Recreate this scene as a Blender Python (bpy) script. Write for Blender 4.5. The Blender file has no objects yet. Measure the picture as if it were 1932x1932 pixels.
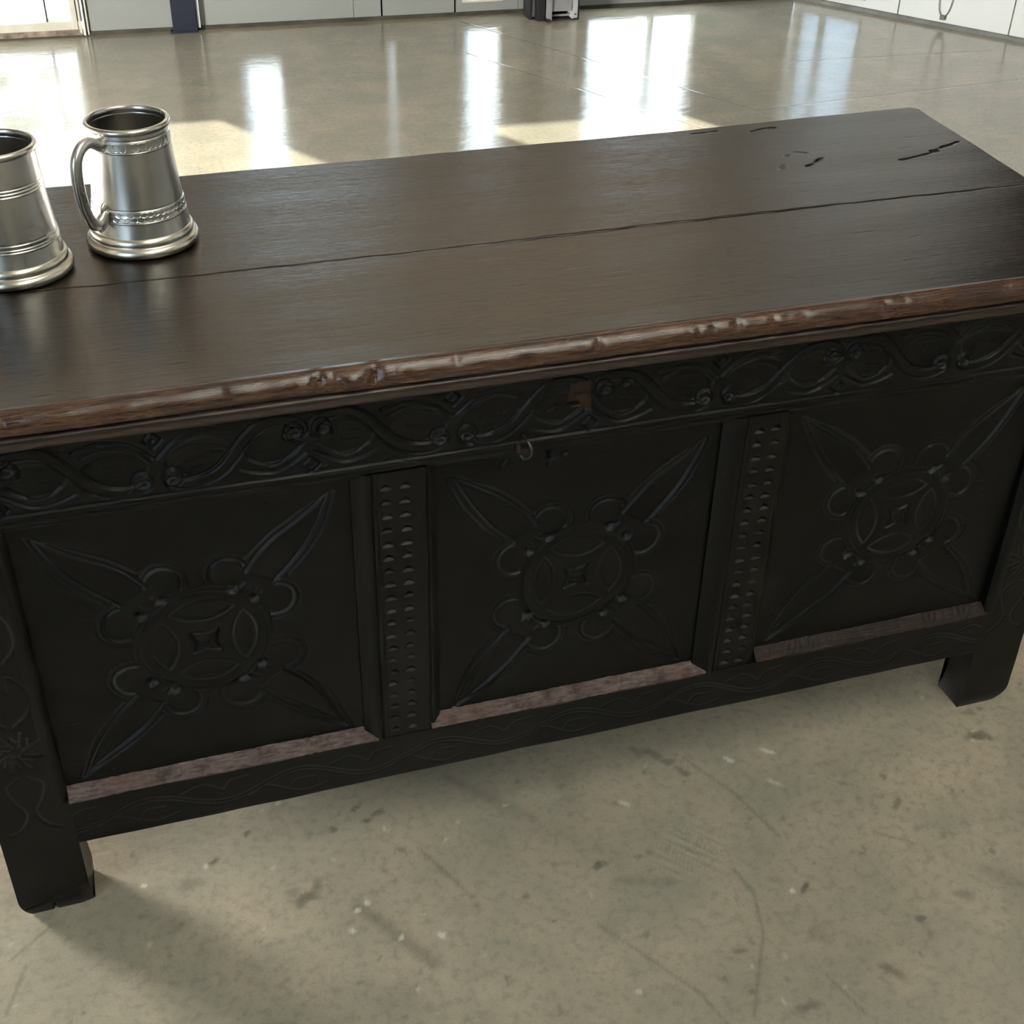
import bpy, bmesh, math, random
import numpy as np
from mathutils import Matrix, Vector

random.seed(7)
RNG = np.random.default_rng(11)
scene = bpy.context.scene
COL = scene.collection

# ------------------------------------------------------------------ camera
cam_d = bpy.data.cameras.new('camera')
cam = bpy.data.objects.new('camera', cam_d)
COL.objects.link(cam)
cam_d.sensor_width = 36.0
cam_d.lens = 2481.08 / 1932 * 36.0
cam_d.clip_start = 0.02
RX = Vector((0.953533, -0.300579, 0.020659))
RY = Vector((-0.156515, -0.552774, -0.818501))
RZ = Vector((0.257444, 0.777235, -0.574133))
m = Matrix((RX, -RY, -RZ)).transposed().to_4x4()
m.translation = Vector((0.0, -1.0, 1.163))
cam.matrix_world = m
scene.camera = cam

# ------------------------------------------------------------------ light
vs = scene.view_settings
vs.view_transform = 'Standard'
vs.look = 'None'
vs.gamma = 1.0
vs.use_curve_mapping = False
vs.exposure = 0.3
cy = scene.cycles
cy.max_bounces = 6
cy.diffuse_bounces = 3
cy.glossy_bounces = 3
cy.transmission_bounces = 4
cy.transparent_max_bounces = 6
cy.adaptive_threshold = 0.12
cy.adaptive_min_samples = 16

world = bpy.data.worlds.new('sky')
scene.world = world
world.cycles.sampling_method = 'NONE'
world.use_nodes = True
bg = world.node_tree.nodes['Background']
bg.inputs[0].default_value = (0.72, 0.86, 1.0, 1)
bg.inputs[1].default_value = 3.5

SUN_EL = math.radians(35)
SUN = Vector((0.477 * math.cos(SUN_EL), -0.879 * math.cos(SUN_EL), -math.sin(SUN_EL))).normalized()
sd = bpy.data.lights.new('sun', 'SUN')
sd.energy = 14.0
sd.angle = math.radians(1.2)
sd.color = (1.0, 0.95, 0.84)
so = bpy.data.objects.new('sun', sd)
so.rotation_euler = SUN.to_track_quat('-Z', 'Y').to_euler()
so.location = (-4, 8, 8)
COL.objects.link(so)

dd = bpy.data.lights.new('leg_shadow_lamp', 'AREA')
dd.shape = 'RECTANGLE'
dd.size = 0.60
dd.size_y = 0.50
dd.energy = 130.0
dd.color = (1.0, 0.97, 0.9)
do = bpy.data.objects.new('leg_shadow_lamp', dd)
do.location = (-1.36, 1.30, 0.32)
do.rotation_euler = Vector((1, 0, 0)).to_track_quat('-Z', 'Y').to_euler()   # added area lamp casting the leg shadow; faces in from a made-up hatch
COL.objects.link(do)

# ------------------------------------------------------------------ materials
class NT:
    def __init__(self, name):
        self.mat = bpy.data.materials.new(name)
        self.mat.use_nodes = True
        self.t = self.mat.node_tree
        self.bsdf = self.t.nodes['Principled BSDF']
        self.out = self.t.nodes['Material Output']
    def n(self, kind, **kw):
        nd = self.t.nodes.new(kind)
        for k, v in kw.items():
            setattr(nd, k, v)
        return nd
    def l(self, a, b):
        self.t.links.new(a, b)
    def coord(self, scale=(1, 1, 1), kind='Object'):
        c = self.n('ShaderNodeTexCoord')
        mp = self.n('ShaderNodeMapping')
        mp.inputs['Scale'].default_value = scale
        self.l(c.outputs[kind], mp.inputs['Vector'])
        return mp.outputs['Vector']
    def noise(self, vec, scale, detail=4, rough=0.55, dist=0.0):
        nd = self.n('ShaderNodeTexNoise')
        nd.inputs['Scale'].default_value = scale
        nd.inputs['Detail'].default_value = detail
        nd.inputs['Roughness'].default_value = rough
        nd.inputs['Distortion'].default_value = dist
        self.l(vec, nd.inputs['Vector'])
        return nd.outputs['Fac']
    def ramp(self, fac, stops):
        r = self.n('ShaderNodeValToRGB')
        e = r.color_ramp.elements
        while len(e) < len(stops):
            e.new(0.5)
        for i, (p, c) in enumerate(stops):
            e[i].position = p
            e[i].color = (c[0], c[1], c[2], 1) if hasattr(c, '__len__') else (c, c, c, 1)
        self.l(fac, r.inputs['Fac'])
        return r.outputs['Color']
    def mix(self, fac, a, b, mode='MIX'):
        x = self.n('ShaderNodeMix', data_type='RGBA', blend_type=mode)
        for sock, v in ((x.inputs[0], fac), (x.inputs[6], a), (x.inputs[7], b)):
            if hasattr(v, 'links') or hasattr(v, 'is_linked'):
                self.l(v, sock)
            elif hasattr(v, '__len__'):
                sock.default_value = (v[0], v[1], v[2], 1)
            else:
                sock.default_value = v
        return x.outputs[2]
    def math(self, op, a, b=None, c=None, clamp=False):
        x = self.n('ShaderNodeMath', operation=op)
        x.use_clamp = clamp
        for i, v in enumerate((a, b, c)):
            if v is None:
                continue
            if hasattr(v, 'is_linked'):
                self.l(v, x.inputs[i])
            else:
                x.inputs[i].default_value = v
        return x.outputs[0]
    def attr(self, name):
        a = self.n('ShaderNodeAttribute')
        a.attribute_name = name
        return a.outputs['Fac']
    def bump(self, h, strength, dist):
        b = self.n('ShaderNodeBump')
        b.inputs['Strength'].default_value = strength
        b.inputs['Distance'].default_value = dist
        self.l(h, b.inputs['Height'])
        self.l(b.outputs['Normal'], self.bsdf.inputs['Normal'])
    def set(self, **kw):
        for k, v in kw.items():
            s = self.bsdf.inputs[{'color': 'Base Color', 'rough': 'Roughness', 'metal': 'Metallic',
                                  'spec': 'Specular IOR Level', 'coat': 'Coat Weight', 'coat_rough': 'Coat Roughness',
                                  'aniso': 'Anisotropic'}[k]]
            if hasattr(v, 'is_linked'):
                self.l(v, s)
            elif hasattr(v, '__len__'):
                s.default_value = (v[0], v[1], v[2], 1)
            else:
                s.default_value = v
        return self.mat

def plain(name, col, rough=0.6, metal=0.0, var=0.15, scale=20, bump=0.0, spec=0.5):
    t = NT(name)
    f = t.noise(t.coord(), scale)
    dark = tuple(c * (1 - var) for c in col)
    lite = tuple(min(1, c * (1 + var)) for c in col)
    t.set(color=t.ramp(f, [(0.3, dark), (0.7, lite)]), rough=rough, metal=metal, spec=spec)
    if bump:
        t.bump(f, bump, 0.002)
    return t.mat

def make_black_oak(name, base=(0.0012, 0.0012, 0.0013), dust_glint=(0.011, 0.010, 0.0095), grain=(3, 60, 60), rough=0.36):
    t = NT(name)
    v = t.coord()
    g = t.noise(t.coord(grain), 9, 5, 0.6)
    big = t.noise(v, 14, 5, 0.65)
    spk = t.noise(v, 160, 2, 0.5)
    c = t.mix(t.ramp(big, [(0.56, 0.0), (0.80, 0.55)]), base, dust_glint)  # noise patches: plain dust
    c = t.mix(t.ramp(spk, [(0.70, 0.0), (0.78, 0.6)]), c, tuple(d * 1.4 for d in dust_glint))
    c = t.mix(t.attr('dust_glint'), c, (0.085, 0.083, 0.084))  # attribute mixes groove dust with highlights painted on ledges and lips
    t.set(color=c, spec=0.27, rough=t.math('MULTIPLY_ADD', g, 0.22, rough - 0.05))
    t.bump(t.math('ADD', t.math('MULTIPLY', g, 0.7), t.math('MULTIPLY', big, 0.6)), 0.22, 0.0016)
    return t.mat

def make_lid_wood():
    t = NT('lid_wood')
    g = t.noise(t.coord((1.2, 26, 26)), 8, 6, 0.62, 0.6)
    g2 = t.noise(t.coord((4, 150, 150)), 8, 4, 0.6)
    big = t.noise(t.coord((1, 2.2, 1)), 4.2, 4, 0.55)
    c = t.ramp(g, [(0.30, (0.0066, 0.0036, 0.0028)), (0.52, (0.0125, 0.0070, 0.0052)), (0.75, (0.021, 0.0125, 0.0092))])
    c = t.mix(t.math('MULTIPLY', t.attr('crack'), 0.9), c, (0.004, 0.0026, 0.002))
    r = t.math('ADD', t.math('MULTIPLY', big, 0.08), t.math('MULTIPLY', g2, 0.12))
    t.set(color=c, spec=t.math('ADD', t.math('MULTIPLY_ADD', g2, 0.35, 0.18), t.math('MULTIPLY', g, 0.30)), rough=t.math('ADD', r, 0.055), aniso=0.0)
    t.bump(t.math('ADD', t.math('MULTIPLY', g2, 0.7), t.math('MULTIPLY', g, 0.8)), 0.25, 0.0011)
    return t.mat

def make_edge_wood(name, dark, mid, lite, rough=0.34):
    t = NT(name)
    g = t.noise(t.coord((2.0, 30, 34)), 9, 6, 0.65, 1.8)
    big = t.noise(t.coord((1, 2, 2)), 7, 4, 0.6)
    c = t.ramp(g, [(0.30, dark), (0.50, mid), (0.60, lite), (0.68, mid)])
    c = t.mix(t.ramp(big, [(0.45, 0.0), (0.75, 0.8)]), c, dark)
    t.set(color=c, rough=t.math('MULTIPLY_ADD', g, 0.2, rough - 0.10), spec=0.75)
    t.bump(t.math('ADD', g, big), 0.22, 0.0016)
    return t.mat

def make_worn_sill():
    t = NT('worn_sill_wood')
    a = t.noise(t.coord((2.5, 70, 70)), 8, 5, 0.65, 0.8)
    b = t.noise(t.coord(), 70, 3, 0.6)
    c = t.ramp(a, [(0.35, (0.005, 0.0035, 0.003)), (0.55, (0.014, 0.0078, 0.0062)), (0.66, (0.085, 0.028, 0.012)), (0.72, (0.016, 0.009, 0.007))])
    c = t.mix(t.ramp(b, [(0.62, 0.0), (0.80, 0.4)]), c, (0.05, 0.036, 0.032))
    t.set(color=c, rough=0.6, spec=0.3)
    t.bump(b, 0.3, 0.0008)
    return t.mat

def make_dusty_sill():
    t = NT('dusty_sill_wood')
    a = t.noise(t.coord((12, 60, 60)), 6, 5, 0.7)
    b = t.noise(t.coord(), 60, 3, 0.6)
    c = t.ramp(a, [(0.32, (0.045, 0.031, 0.028)), (0.5, (0.115, 0.085, 0.076)), (0.7, (0.20, 0.145, 0.125))])
    c = t.mix(t.ramp(b, [(0.48, 0.0), (0.68, 0.75)]), c, (0.035, 0.020, 0.016))
    c = t.mix(t.ramp(t.noise(t.coord(), 11, 3), [(0.48, 0.0), (0.62, 0.45)]), c, (0.10, 0.055, 0.042))
    t.set(color=c, rough=0.75, spec=0.3)
    t.bump(b, 0.5, 0.001)
    return t.mat

def make_pewter(name, col):
    t = NT(name)
    a = t.noise(t.coord(), 22, 3, 0.5)
    b = t.noise(t.coord((1, 1, 0.4)), 90, 2, 0.5)
    c = t.ramp(a, [(0.25, tuple(x * 0.82 for x in col)), (0.6, col), (0.85, tuple(min(1, x * 1.2) for x in col))])
    t.set(color=c, metal=1.0, rough=t.math('MULTIPLY_ADD', a, 0.16, 0.22))
    t.bump(b, 0.012, 0.0006)
    return t.mat

def make_concrete():
    t = NT('polished_concrete')
    v = t.coord()
    big = t.noise(v, 1.7, 5, 0.6, 0.4)
    mid = t.noise(v, 7.5, 6, 0.65, 0.3)
    fine = t.noise(v, 90, 3, 0.6)
    grit = t.noise(v, 420, 2, 0.5)
    c = t.ramp(big, [(0.32, (0.315, 0.276, 0.212)), (0.52, (0.385, 0.326, 0.246)), (0.70, (0.445, 0.368, 0.276))])
    c = t.mix(t.ramp(mid, [(0.42, 0.55), (0.62, 0.0)]), c, (0.252, 0.245, 0.192))
    c = t.mix(t.ramp(fine, [(0.33, 0.45), (0.52, 0.0)]), c, (0.20, 0.185, 0.15))
    c = t.mix(t.ramp(grit, [(0.30, 0.35), (0.50, 0.0)]), c, (0.22, 0.205, 0.165))
    c = t.mix(t.ramp(grit, [(0.735, 0.0), (0.76, 0.7)]), c, (0.62, 0.60, 0.53))
    c = t.mix(t.attr('stain'), c, (0.085, 0.078, 0.062))
    c = t.mix(t.attr('chip'), c, (0.62, 0.59, 0.50))
    # saw-cut joints in the slab: distance to a few straight segments
    geo = t.n('ShaderNodeTexCoord')
    sep = t.n('ShaderNodeSeparateXYZ')
    t.l(geo.outputs['Object'], sep.inputs[0])
    jl = None
    for (x0, y0, x1, y1, w) in ((1.20, 3.30, 1.90, 1.95, 0.004), (1.10, 2.98, 1.75, 1.75, 0.004),
                                (2.05, 2.63, 2.75, 2.59, 0.006), (1.75, 2.235, 2.95, 2.325, 0.006)):
        L = math.hypot(x1 - x0, y1 - y0)
        dx, dy = (x1 - x0) / L, (y1 - y0) / L
        # perpendicular distance and position along
        px = t.math('SUBTRACT', sep.outputs[0], x0)
        py = t.math('SUBTRACT', sep.outputs[1], y0)
        perp = t.math('ABSOLUTE', t.math('SUBTRACT', t.math('MULTIPLY', px, dy), t.math('MULTIPLY', py, dx)))
        al = t.math('ADD', t.math('MULTIPLY', px, dx), t.math('MULTIPLY', py, dy))
        inside = t.math('MULTIPLY', t.math('GREATER_THAN', al, 0.0), t.math('LESS_THAN', al, L))
        k = t.math('MULTIPLY', t.math('SUBTRACT', 1.0, t.math('DIVIDE', perp, w), clamp=True), inside)
        jl = k if jl is None else t.math('MAXIMUM', jl, k)
    c = t.mix(t.math('MULTIPLY', jl, 0.5), c, (0.12, 0.11, 0.09))
    r = t.math('ADD', t.math('MULTIPLY', mid, 0.12), t.math('MULTIPLY', t.attr('stain'), 0.2))
    wavy = t.noise(t.coord((5, 16, 1)), 2.6, 3, 0.5)
    t.set(color=c, spec=0.75, rough=t.math('ADD', r, 0.085))
    h = t.math('ADD', t.math('MULTIPLY', fine, 0.28), t.math('MULTIPLY', wavy, 1.6))
    h = t.math('ADD', h, t.math('MULTIPLY', t.attr('ripple'), 1.0))
    t.bump(t.math('SUBTRACT', h, t.math('MULTIPLY', jl, 1.0)), 0.20, 0.0030)
    return t.mat

def make_painted_panel(name, col, dirt):
    t = NT(name)
    v = t.coord()
    a = t.noise(v, 3.0, 5, 0.6)
    b = t.noise(t.coord((8, 8, 3)), 7, 5, 0.7)
    c = t.ramp(a, [(0.3, tuple(x * 0.92 for x in col)), (0.7, col)])
    c = t.mix(t.ramp(b, [(0.66, 0.0), (0.8, 0.5)]), c, dirt)
    t.set(color=c, rough=0.55, spec=0.4)
    return t.mat

def make_frosted(name, col, trans=0.95, greenery=False):
    t = NT(name)
    tr = t.n('ShaderNodeBsdfTranslucent')
    df = t.n('ShaderNodeBsdfDiffuse')
    df.inputs['Color'].default_value = (0.6, 0.62, 0.62, 1)
    mx = t.n('ShaderNodeMixShader')
    mx.inputs[0].default_value = trans
    a = t.noise(t.coord(), 6, 3)
    cc = t.ramp(a, [(0.3, tuple(x * 0.95 for x in col)), (0.7, col)])
    if greenery:
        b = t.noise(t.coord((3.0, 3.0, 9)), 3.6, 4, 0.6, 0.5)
        cc = t.mix(t.ramp(b, [(0.50, 0.0), (0.62, 1.0)]), cc, (0.33, 0.36, 0.14))  # blurred sunlit greenery outside, painted into the pane colour
    t.l(cc, tr.inputs['Color'])
    t.l(df.outputs[0], mx.inputs[1])
    t.l(tr.outputs[0], mx.inputs[2])
    t.l(mx.outputs[0], t.out.inputs['Surface'])
    return t.mat

def make_clear_glass():
    t = NT('clear_glass')
    tp = t.n('ShaderNodeBsdfTransparent')
    tp.inputs['Color'].default_value = (0.94, 0.97, 0.96, 1)
    gl = t.n('ShaderNodeBsdfGlossy')
    gl.inputs['Roughness'].default_value = 0.02
    mx = t.n('ShaderNodeMixShader')
    mx.inputs[0].default_value = 0.06
    t.l(tp.outputs[0], mx.inputs[1])
    t.l(gl.outputs[0], mx.inputs[2])
    t.l(mx.outputs[0], t.out.inputs['Surface'])
    return t.mat

M = {}
M['oak'] = make_black_oak('blackened_oak')
M['oak_v'] = make_black_oak('blackened_oak_upright', base=(0.0030, 0.0024, 0.0019), grain=(60, 60, 3), rough=0.30)
M['lid'] = make_lid_wood()
M['edge'] = make_edge_wood('worn_lid_edge', (0.020, 0.0080, 0.0048), (0.062, 0.025, 0.0125), (0.150, 0.062, 0.030), 0.20)
M['mould'] = make_edge_wood('lid_moulding_wood', (0.012, 0.0055, 0.0042), (0.026, 0.011, 0.0075), (0.07, 0.030, 0.019))
M['sill'] = make_dusty_sill()
M['sill_worn'] = make_worn_sill()
M['carcass'] = make_black_oak('carcass_oak', base=(0.010, 0.008, 0.006))
M['rust'] = plain('rusty_iron', (0.045, 0.022, 0.013), 0.65, 0.3, 0.4, 90, 0.3)
M['iron'] = plain('dark_iron', (0.10, 0.095, 0.09), 0.42, 0.9, 0.3, 120, 0.2)
M['pewter'] = make_pewter('pewter', (0.72, 0.695, 0.655))
M['pewter_lite'] = make_pewter('polished_pewter', (0.76, 0.71, 0.62))
M['floor'] = make_concrete()
M['wall_white'] = make_painted_panel('painted_panel', (0.250, 0.260, 0.248), (0.42, 0.39, 0.30))
M['wall_bright'] = make_painted_panel('white_wall_panel', (0.68, 0.71, 0.71), (0.62, 0.62, 0.60))
M['core'] = plain('dark_wall_core', (0.05, 0.048, 0.042), 0.8)
M['gap'] = plain('dirty_base_strip', (0.045, 0.040, 0.028), 0.8, 0, 0.5, 12)
M['gap_grey'] = plain('grey_base_strip', (0.16, 0.165, 0.155), 0.7, 0, 0.3, 12)
M['navy'] = plain('navy_paint', (0.008, 0.012, 0.026), 0.45, 0, 0.2, 8)
M['frame'] = plain('cream_window_frame', (0.52, 0.50, 0.42), 0.5, 0, 0.15, 9)
M['dirty_frame'] = plain('dirty_sill_board', (0.20, 0.155, 0.12), 0.75, 0, 0.7, 26, 0.3)
M['frost'] = make_frosted('frosted_pane', (0.88, 0.95, 1.0), 0.97)
M['frost_greenery'] = make_frosted('greenery_view_pane', (0.92, 0.96, 1.0), 0.95, True)
M['sheet'] = make_frosted('aged_translucent_sheet', (0.62, 0.535, 0.435), 0.92)
M['roof_pane'] = make_frosted('rooflight_sheet', (0.99, 0.95, 0.86))
M['glass'] = make_clear_glass()
M['ceil'] = plain('ceiling_paint', (0.42, 0.41, 0.39), 0.8, 0, 0.08, 3)
M['darkclad'] = plain('dark_cladding', (0.020, 0.012, 0.010), 0.7, 0, 0.2, 3)
M['greymetal'] = plain('grey_enamel', (0.26, 0.26, 0.27), 0.45, 0.1, 0.15, 14)
M['lightmetal'] = plain('light_grey_enamel', (0.44, 0.45, 0.46), 0.45, 0.1, 0.1, 14)
M['black'] = plain('black_rubber', (0.012, 0.012, 0.014), 0.6, 0, 0.2, 20)

# ------------------------------------------------------------------ mesh helpers
def obj(name, me, mat, parent=None, kind=None):
    o = bpy.data.objects.new(name, me)
    COL.objects.link(o)
    if mat is not None and len(me.materials) == 0:
        me.materials.append(mat)
    if parent is not None:
        o.parent = parent
        o.matrix_parent_inverse = parent_world(parent).inverted()
    if kind:
        o['kind'] = kind
    return o

def parent_world(p):
    mw = p.matrix_basis.copy()
    if p.parent is not None:
        mw = parent_world(p.parent) @ p.matrix_parent_inverse @ mw
    return mw

def thing(name, label, cat, loc=(0, 0, 0), group=None):
    o = bpy.data.objects.new(name, None)
    o.empty_display_size = 0.05
    COL.objects.link(o)
    o.location = loc
    o['label'] = label
    o['category'] = cat
    if group:
        o['group'] = group
    return o

def npmesh(name, V, F, smooth=True, attrs=None):
    me = bpy.data.meshes.new(name)
    V = np.asarray(V, dtype=np.float32)
    F = [np.asarray(f, dtype=np.int32) for f in F if len(f)]
    nl = sum(f.size for f in F)
    nf = sum(f.shape[0] for f in F)
    me.vertices.add(len(V))
    me.vertices.foreach_set('co', V.ravel())
    me.loops.add(nl)
    me.loops.foreach_set('vertex_index', np.concatenate([f.ravel() for f in F]))
    me.polygons.add(nf)
    starts, off = [], 0
    for f in F:
        k = f.shape[1]
        starts.append(off + np.arange(f.shape[0]) * k)
        off += f.size
    me.polygons.foreach_set('loop_start', np.concatenate(starts).astype(np.int32))
    if isinstance(smooth, np.ndarray):
        me.polygons.foreach_set('use_smooth', smooth)
    else:
        me.polygons.foreach_set('use_smooth', np.full(nf, smooth))
    me.update(calc_edges=True)
    me.validate()
    if attrs:
        for k, a in attrs.items():
            at = me.attributes.new(k, 'FLOAT', 'POINT')
            at.data.foreach_set('value', np.asarray(a, dtype=np.float32))
    return me

def boxes_mesh(name, boxes, bevel=0.0):
    bm = bmesh.new()
    for (x0, x1, y0, y1, z0, z1) in boxes:
        r = bmesh.ops.create_cube(bm, size=1.0)
        for v in r['verts']:
            v.co = Vector(((x0 + x1) / 2 + v.co.x * (x1 - x0), (y0 + y1) / 2 + v.co.y * (y1 - y0), (z0 + z1) / 2 + v.co.z * (z1 - z0)))
    if bevel > 0:
        bmesh.ops.bevel(bm, geom=bm.edges[:], offset=bevel, segments=2, affect='EDGES', profile=0.6)
    me = bpy.data.meshes.new(name)
    bm.to_mesh(me)
    bm.free()
    return me

def box(name, b, mat, parent=None, bevel=0.0, kind=None):
    return obj(name, boxes_mesh(name, [b], bevel), mat, parent, kind)

def catmull(pts, n=8, closed=False):
    P = [np.array(p, float) for p in pts]
    out = []
    N = len(P)
    rng = range(N) if closed else range(N - 1)
    for i in rng:
        if closed:
            p0, p1, p2, p3 = P[i - 1], P[i], P[(i + 1) % N], P[(i + 2) % N]
        else:
            p1, p2 = P[i], P[i + 1]
            p0 = P[i - 1] if i > 0 else 2 * p1 - p2
            p3 = P[i + 2] if i + 2 < N else 2 * p2 - p1
        for k in range(n):
            t = k / n
            out.append(0.5 * ((2 * p1) + (-p0 + p2) * t + (2 * p0 - 5 * p1 + 4 * p2 - p3) * t * t + (-p0 + 3 * p1 - 3 * p2 + p3) * t ** 3))
    if not closed:
        out.append(P[-1])
    return out

def tube(name, pts, radii, mat, parent=None, seg=16, squash=(1, 1), closed=False, up=Vector((0, 0, 1))):
    n = len(pts)
    P = [Vector(p) for p in pts]
    V, F = [], []
    for i in range(n):
        if closed:
            d = (P[(i + 1) % n] - P[i - 1]).normalized()
        else:
            d = (P[min(i + 1, n - 1)] - P[max(i - 1, 0)]).normalized()
        a = up.cross(d)
        if a.length < 1e-4:
            a = Vector((1, 0, 0)).cross(d)
        a.normalize()
        b = d.cross(a).normalized()
        for k in range(seg):
            t = 2 * math.pi * k / seg
            V.append(P[i] + a * (math.cos(t) * radii[i] * squash[0]) + b * (math.sin(t) * radii[i] * squash[1]))
    rng = range(n) if closed else range(n - 1)
    for i in rng:
        j = (i + 1) % n
        for k in range(seg):
            F.append((i * seg + k, i * seg + (k + 1) % seg, j * seg + (k + 1) % seg, j * seg + k))
    me = bpy.data.meshes.new(name)
    faces = F
    if not closed:
        faces = F + [tuple(range(seg))[::-1], tuple((n - 1) * seg + k for k in range(seg))]
    me.from_pydata([tuple(v) for v in V], [], faces)
    for p in me.polygons:
        p.use_smooth = len(p.vertices) == 4
    me.update()
    return obj(name, me, mat, parent)

def lathe_mesh(name, prof, seg=96, fn=None):
    prof = np.array(prof, float)
    n = len(prof)
    th = np.arange(seg) * 2 * np.pi / seg
    R = np.repeat(prof[:, 0:1], seg, 1)
    Z = np.repeat(prof[:, 1:2], seg, 1)
    T = np.repeat(th[None, :], n, 0)
    if fn is not None:
        R = R + fn(T, Z, R)
    V = np.stack([R * np.cos(T), R * np.sin(T), Z], -1).reshape(-1, 3)
    idx = np.arange(n * seg).reshape(n, seg)
    a, b = idx[:-1], idx[1:]
    F = np.stack([a, np.roll(a, -1, 1), np.roll(b, -1, 1), b], -1).reshape(-1, 4)
    return npmesh(name, V, [F], True)

# ---- carving: height fields made of grooves, scoops and bands
def seg_dist(X, Z, pts):
    D = np.full(X.shape, 1e3)
    pts = np.asarray(pts, float)
    for (ax, az), (bx, bz) in zip(pts[:-1], pts[1:]):
        dx, dz = bx - ax, bz - az
        L2 = dx * dx + dz * dz + 1e-12
        t = np.clip(((X - ax) * dx + (Z - az) * dz) / L2, 0, 1)
        np.minimum(D, np.hypot(X - ax - t * dx, Z - az - t * dz), out=D)
    return D

def groove(d, w, depth):
    return -depth * np.clip(1 - (d / w) ** 2, 0, 1)

def scoop(X, Z, cx, cz, r, depth, squash=1.0):
    # gouged hollow: slopes in from above, ends in a steep lower lip
    u = (X - cx) / r
    w = (Z - cz) / (r * squash)
    q = u * u + w * w
    prof = np.clip(1 - q, 0, 1) ** 0.5
    return -depth * prof * np.clip(0.95 - 0.55 * w, 0.25, 1.5)

def gouge(X, Z, cx, cz, hw, hh, depth):
    # half-moon punch: arched top, flat ledge at the bottom
    u = (X - cx) / hw
    w = (Z - cz) / hh
    top = np.clip(1 - u * u, 0, 1)
    inside = (np.abs(u) < 1) & (w < top) & (w > -0.05)
    t = np.clip((top - w) / np.maximum(top, 1e-3), 0, 1)
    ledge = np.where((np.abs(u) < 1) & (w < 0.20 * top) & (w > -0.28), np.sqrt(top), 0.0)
    return np.where(inside, -depth * t * np.sqrt(top), 0.0), ledge

def wobble(X, Z, amp, s, seed):
    r = np.random.default_rng(seed)
    out = np.zeros_like(X)
    for k in range(5):
        a, b, p = r.uniform(-1, 1) * s, r.uniform(-1, 1) * s, r.uniform(0, 6.28)
        out += np.sin(a * X + b * Z + p)
    return out * amp / 2.5

def relief(name, x0, x1, z0, z1, y0, depth, step, hfun, mat, parent, warp=None, flat_skirt=True):
    nx = max(2, int(round((x1 - x0) / step)) + 1)
    nz = max(2, int(round((z1 - z0) / step)) + 1)
    xs, zs = np.linspace(x0, x1, nx), np.linspace(z0, z1, nz)
    X, Z = np.meshgrid(xs, zs)
    H = hfun(X, Z) if hfun else np.zeros_like(X)
    D = np.zeros_like(X)
    if isinstance(H, tuple):
        H, D = H
    Y = y0 - H
    V = np.stack([X, Y, Z], -1).reshape(-1, 3)
    idx = np.arange(nx * nz).reshape(nz, nx)
    F = np.stack([idx[:-1, :-1], idx[:-1, 1:], idx[1:, 1:], idx[1:, :-1]], -1).reshape(-1, 4)
    ring = np.concatenate([idx[0, :-1], idx[:-1, -1], idx[-1, :0:-1], idx[:0:-1, 0]])
    nr = len(ring)
    front = V[ring].copy()
    back = front.copy()
    back[:, 1] = y0 + depth
    b0 = len(V)
    V = np.concatenate([V, front, back])
    k = np.arange(nr)
    S = np.stack([b0 + k, b0 + nr + k, b0 + nr + (k + 1) % nr, b0 + (k + 1) % nr], -1)
    # back face: one quad on the four corners
    c = b0 + nr
    T = np.array([[c, c + 2 * (nx - 1) + nz - 1, c + nx - 1 + nz - 1, c + nx - 1]])
    if warp:
        V = warp(V)
    sm = np.concatenate([np.full(len(F), True), np.full(len(S) + len(T), False)])
    dust_glint = np.concatenate([D.ravel(), np.zeros(len(V) - D.size)])
    me = npmesh(name, V, [F, S, T], sm, {'dust_glint': dust_glint})
    return obj(name, me, mat, parent)

# ================================================================== THE HALL
WX, WY, WK = 0.0, 3.40, -0.031          # far wall: y = 3.40 - 0.031 x
def far_y(x):
    return WY + WK * x
FDIR = Vector((1, WK, 0)).normalized()
FANG = math.atan2(FDIR.y, FDIR.x)
CORNER = Vector((2.44, far_y(2.44), 0))
RDIR = Vector((0.475, -0.685, 0)).normalized()
RANG = math.atan2(RDIR.y, RDIR.x)

def wall_frame(name, origin, ang, label=None):
    o = bpy.data.objects.new(name, None)
    COL.objects.link(o)
    o.location = origin
    o.rotation_euler = (0, 0, ang)
    o['kind'] = 'structure'
    return o

def lbox(name, b, mat, parent, bevel=0.0):
    me = boxes_mesh(name, [b], bevel)
    me.materials.append(mat)
    o = bpy.data.objects.new(name, me)
    COL.objects.link(o)
    o.parent = parent
    return o

def cells(xs, zs, holes):
    """vertical strips of solid wall between openings"""
    out = []
    for a, b in zip(xs[:-1], xs[1:]):
        run = None
        for c, d in zip(zs[:-1], zs[1:]):
            mx, mz = (a + b) / 2, (c + d) / 2
            hole = any(h[0] < mx < h[1] and h[2] < mz < h[3] for h in holes)
            if hole:
                if run:
                    out.append((a, b, run[0], run[1]))
                run = None
            else:
                run = (run[0], d) if run else (c, d)
        if run:
            out.append((a, b, run[0], run[1]))
    return out

HC = 3.3   # ceiling height
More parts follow.
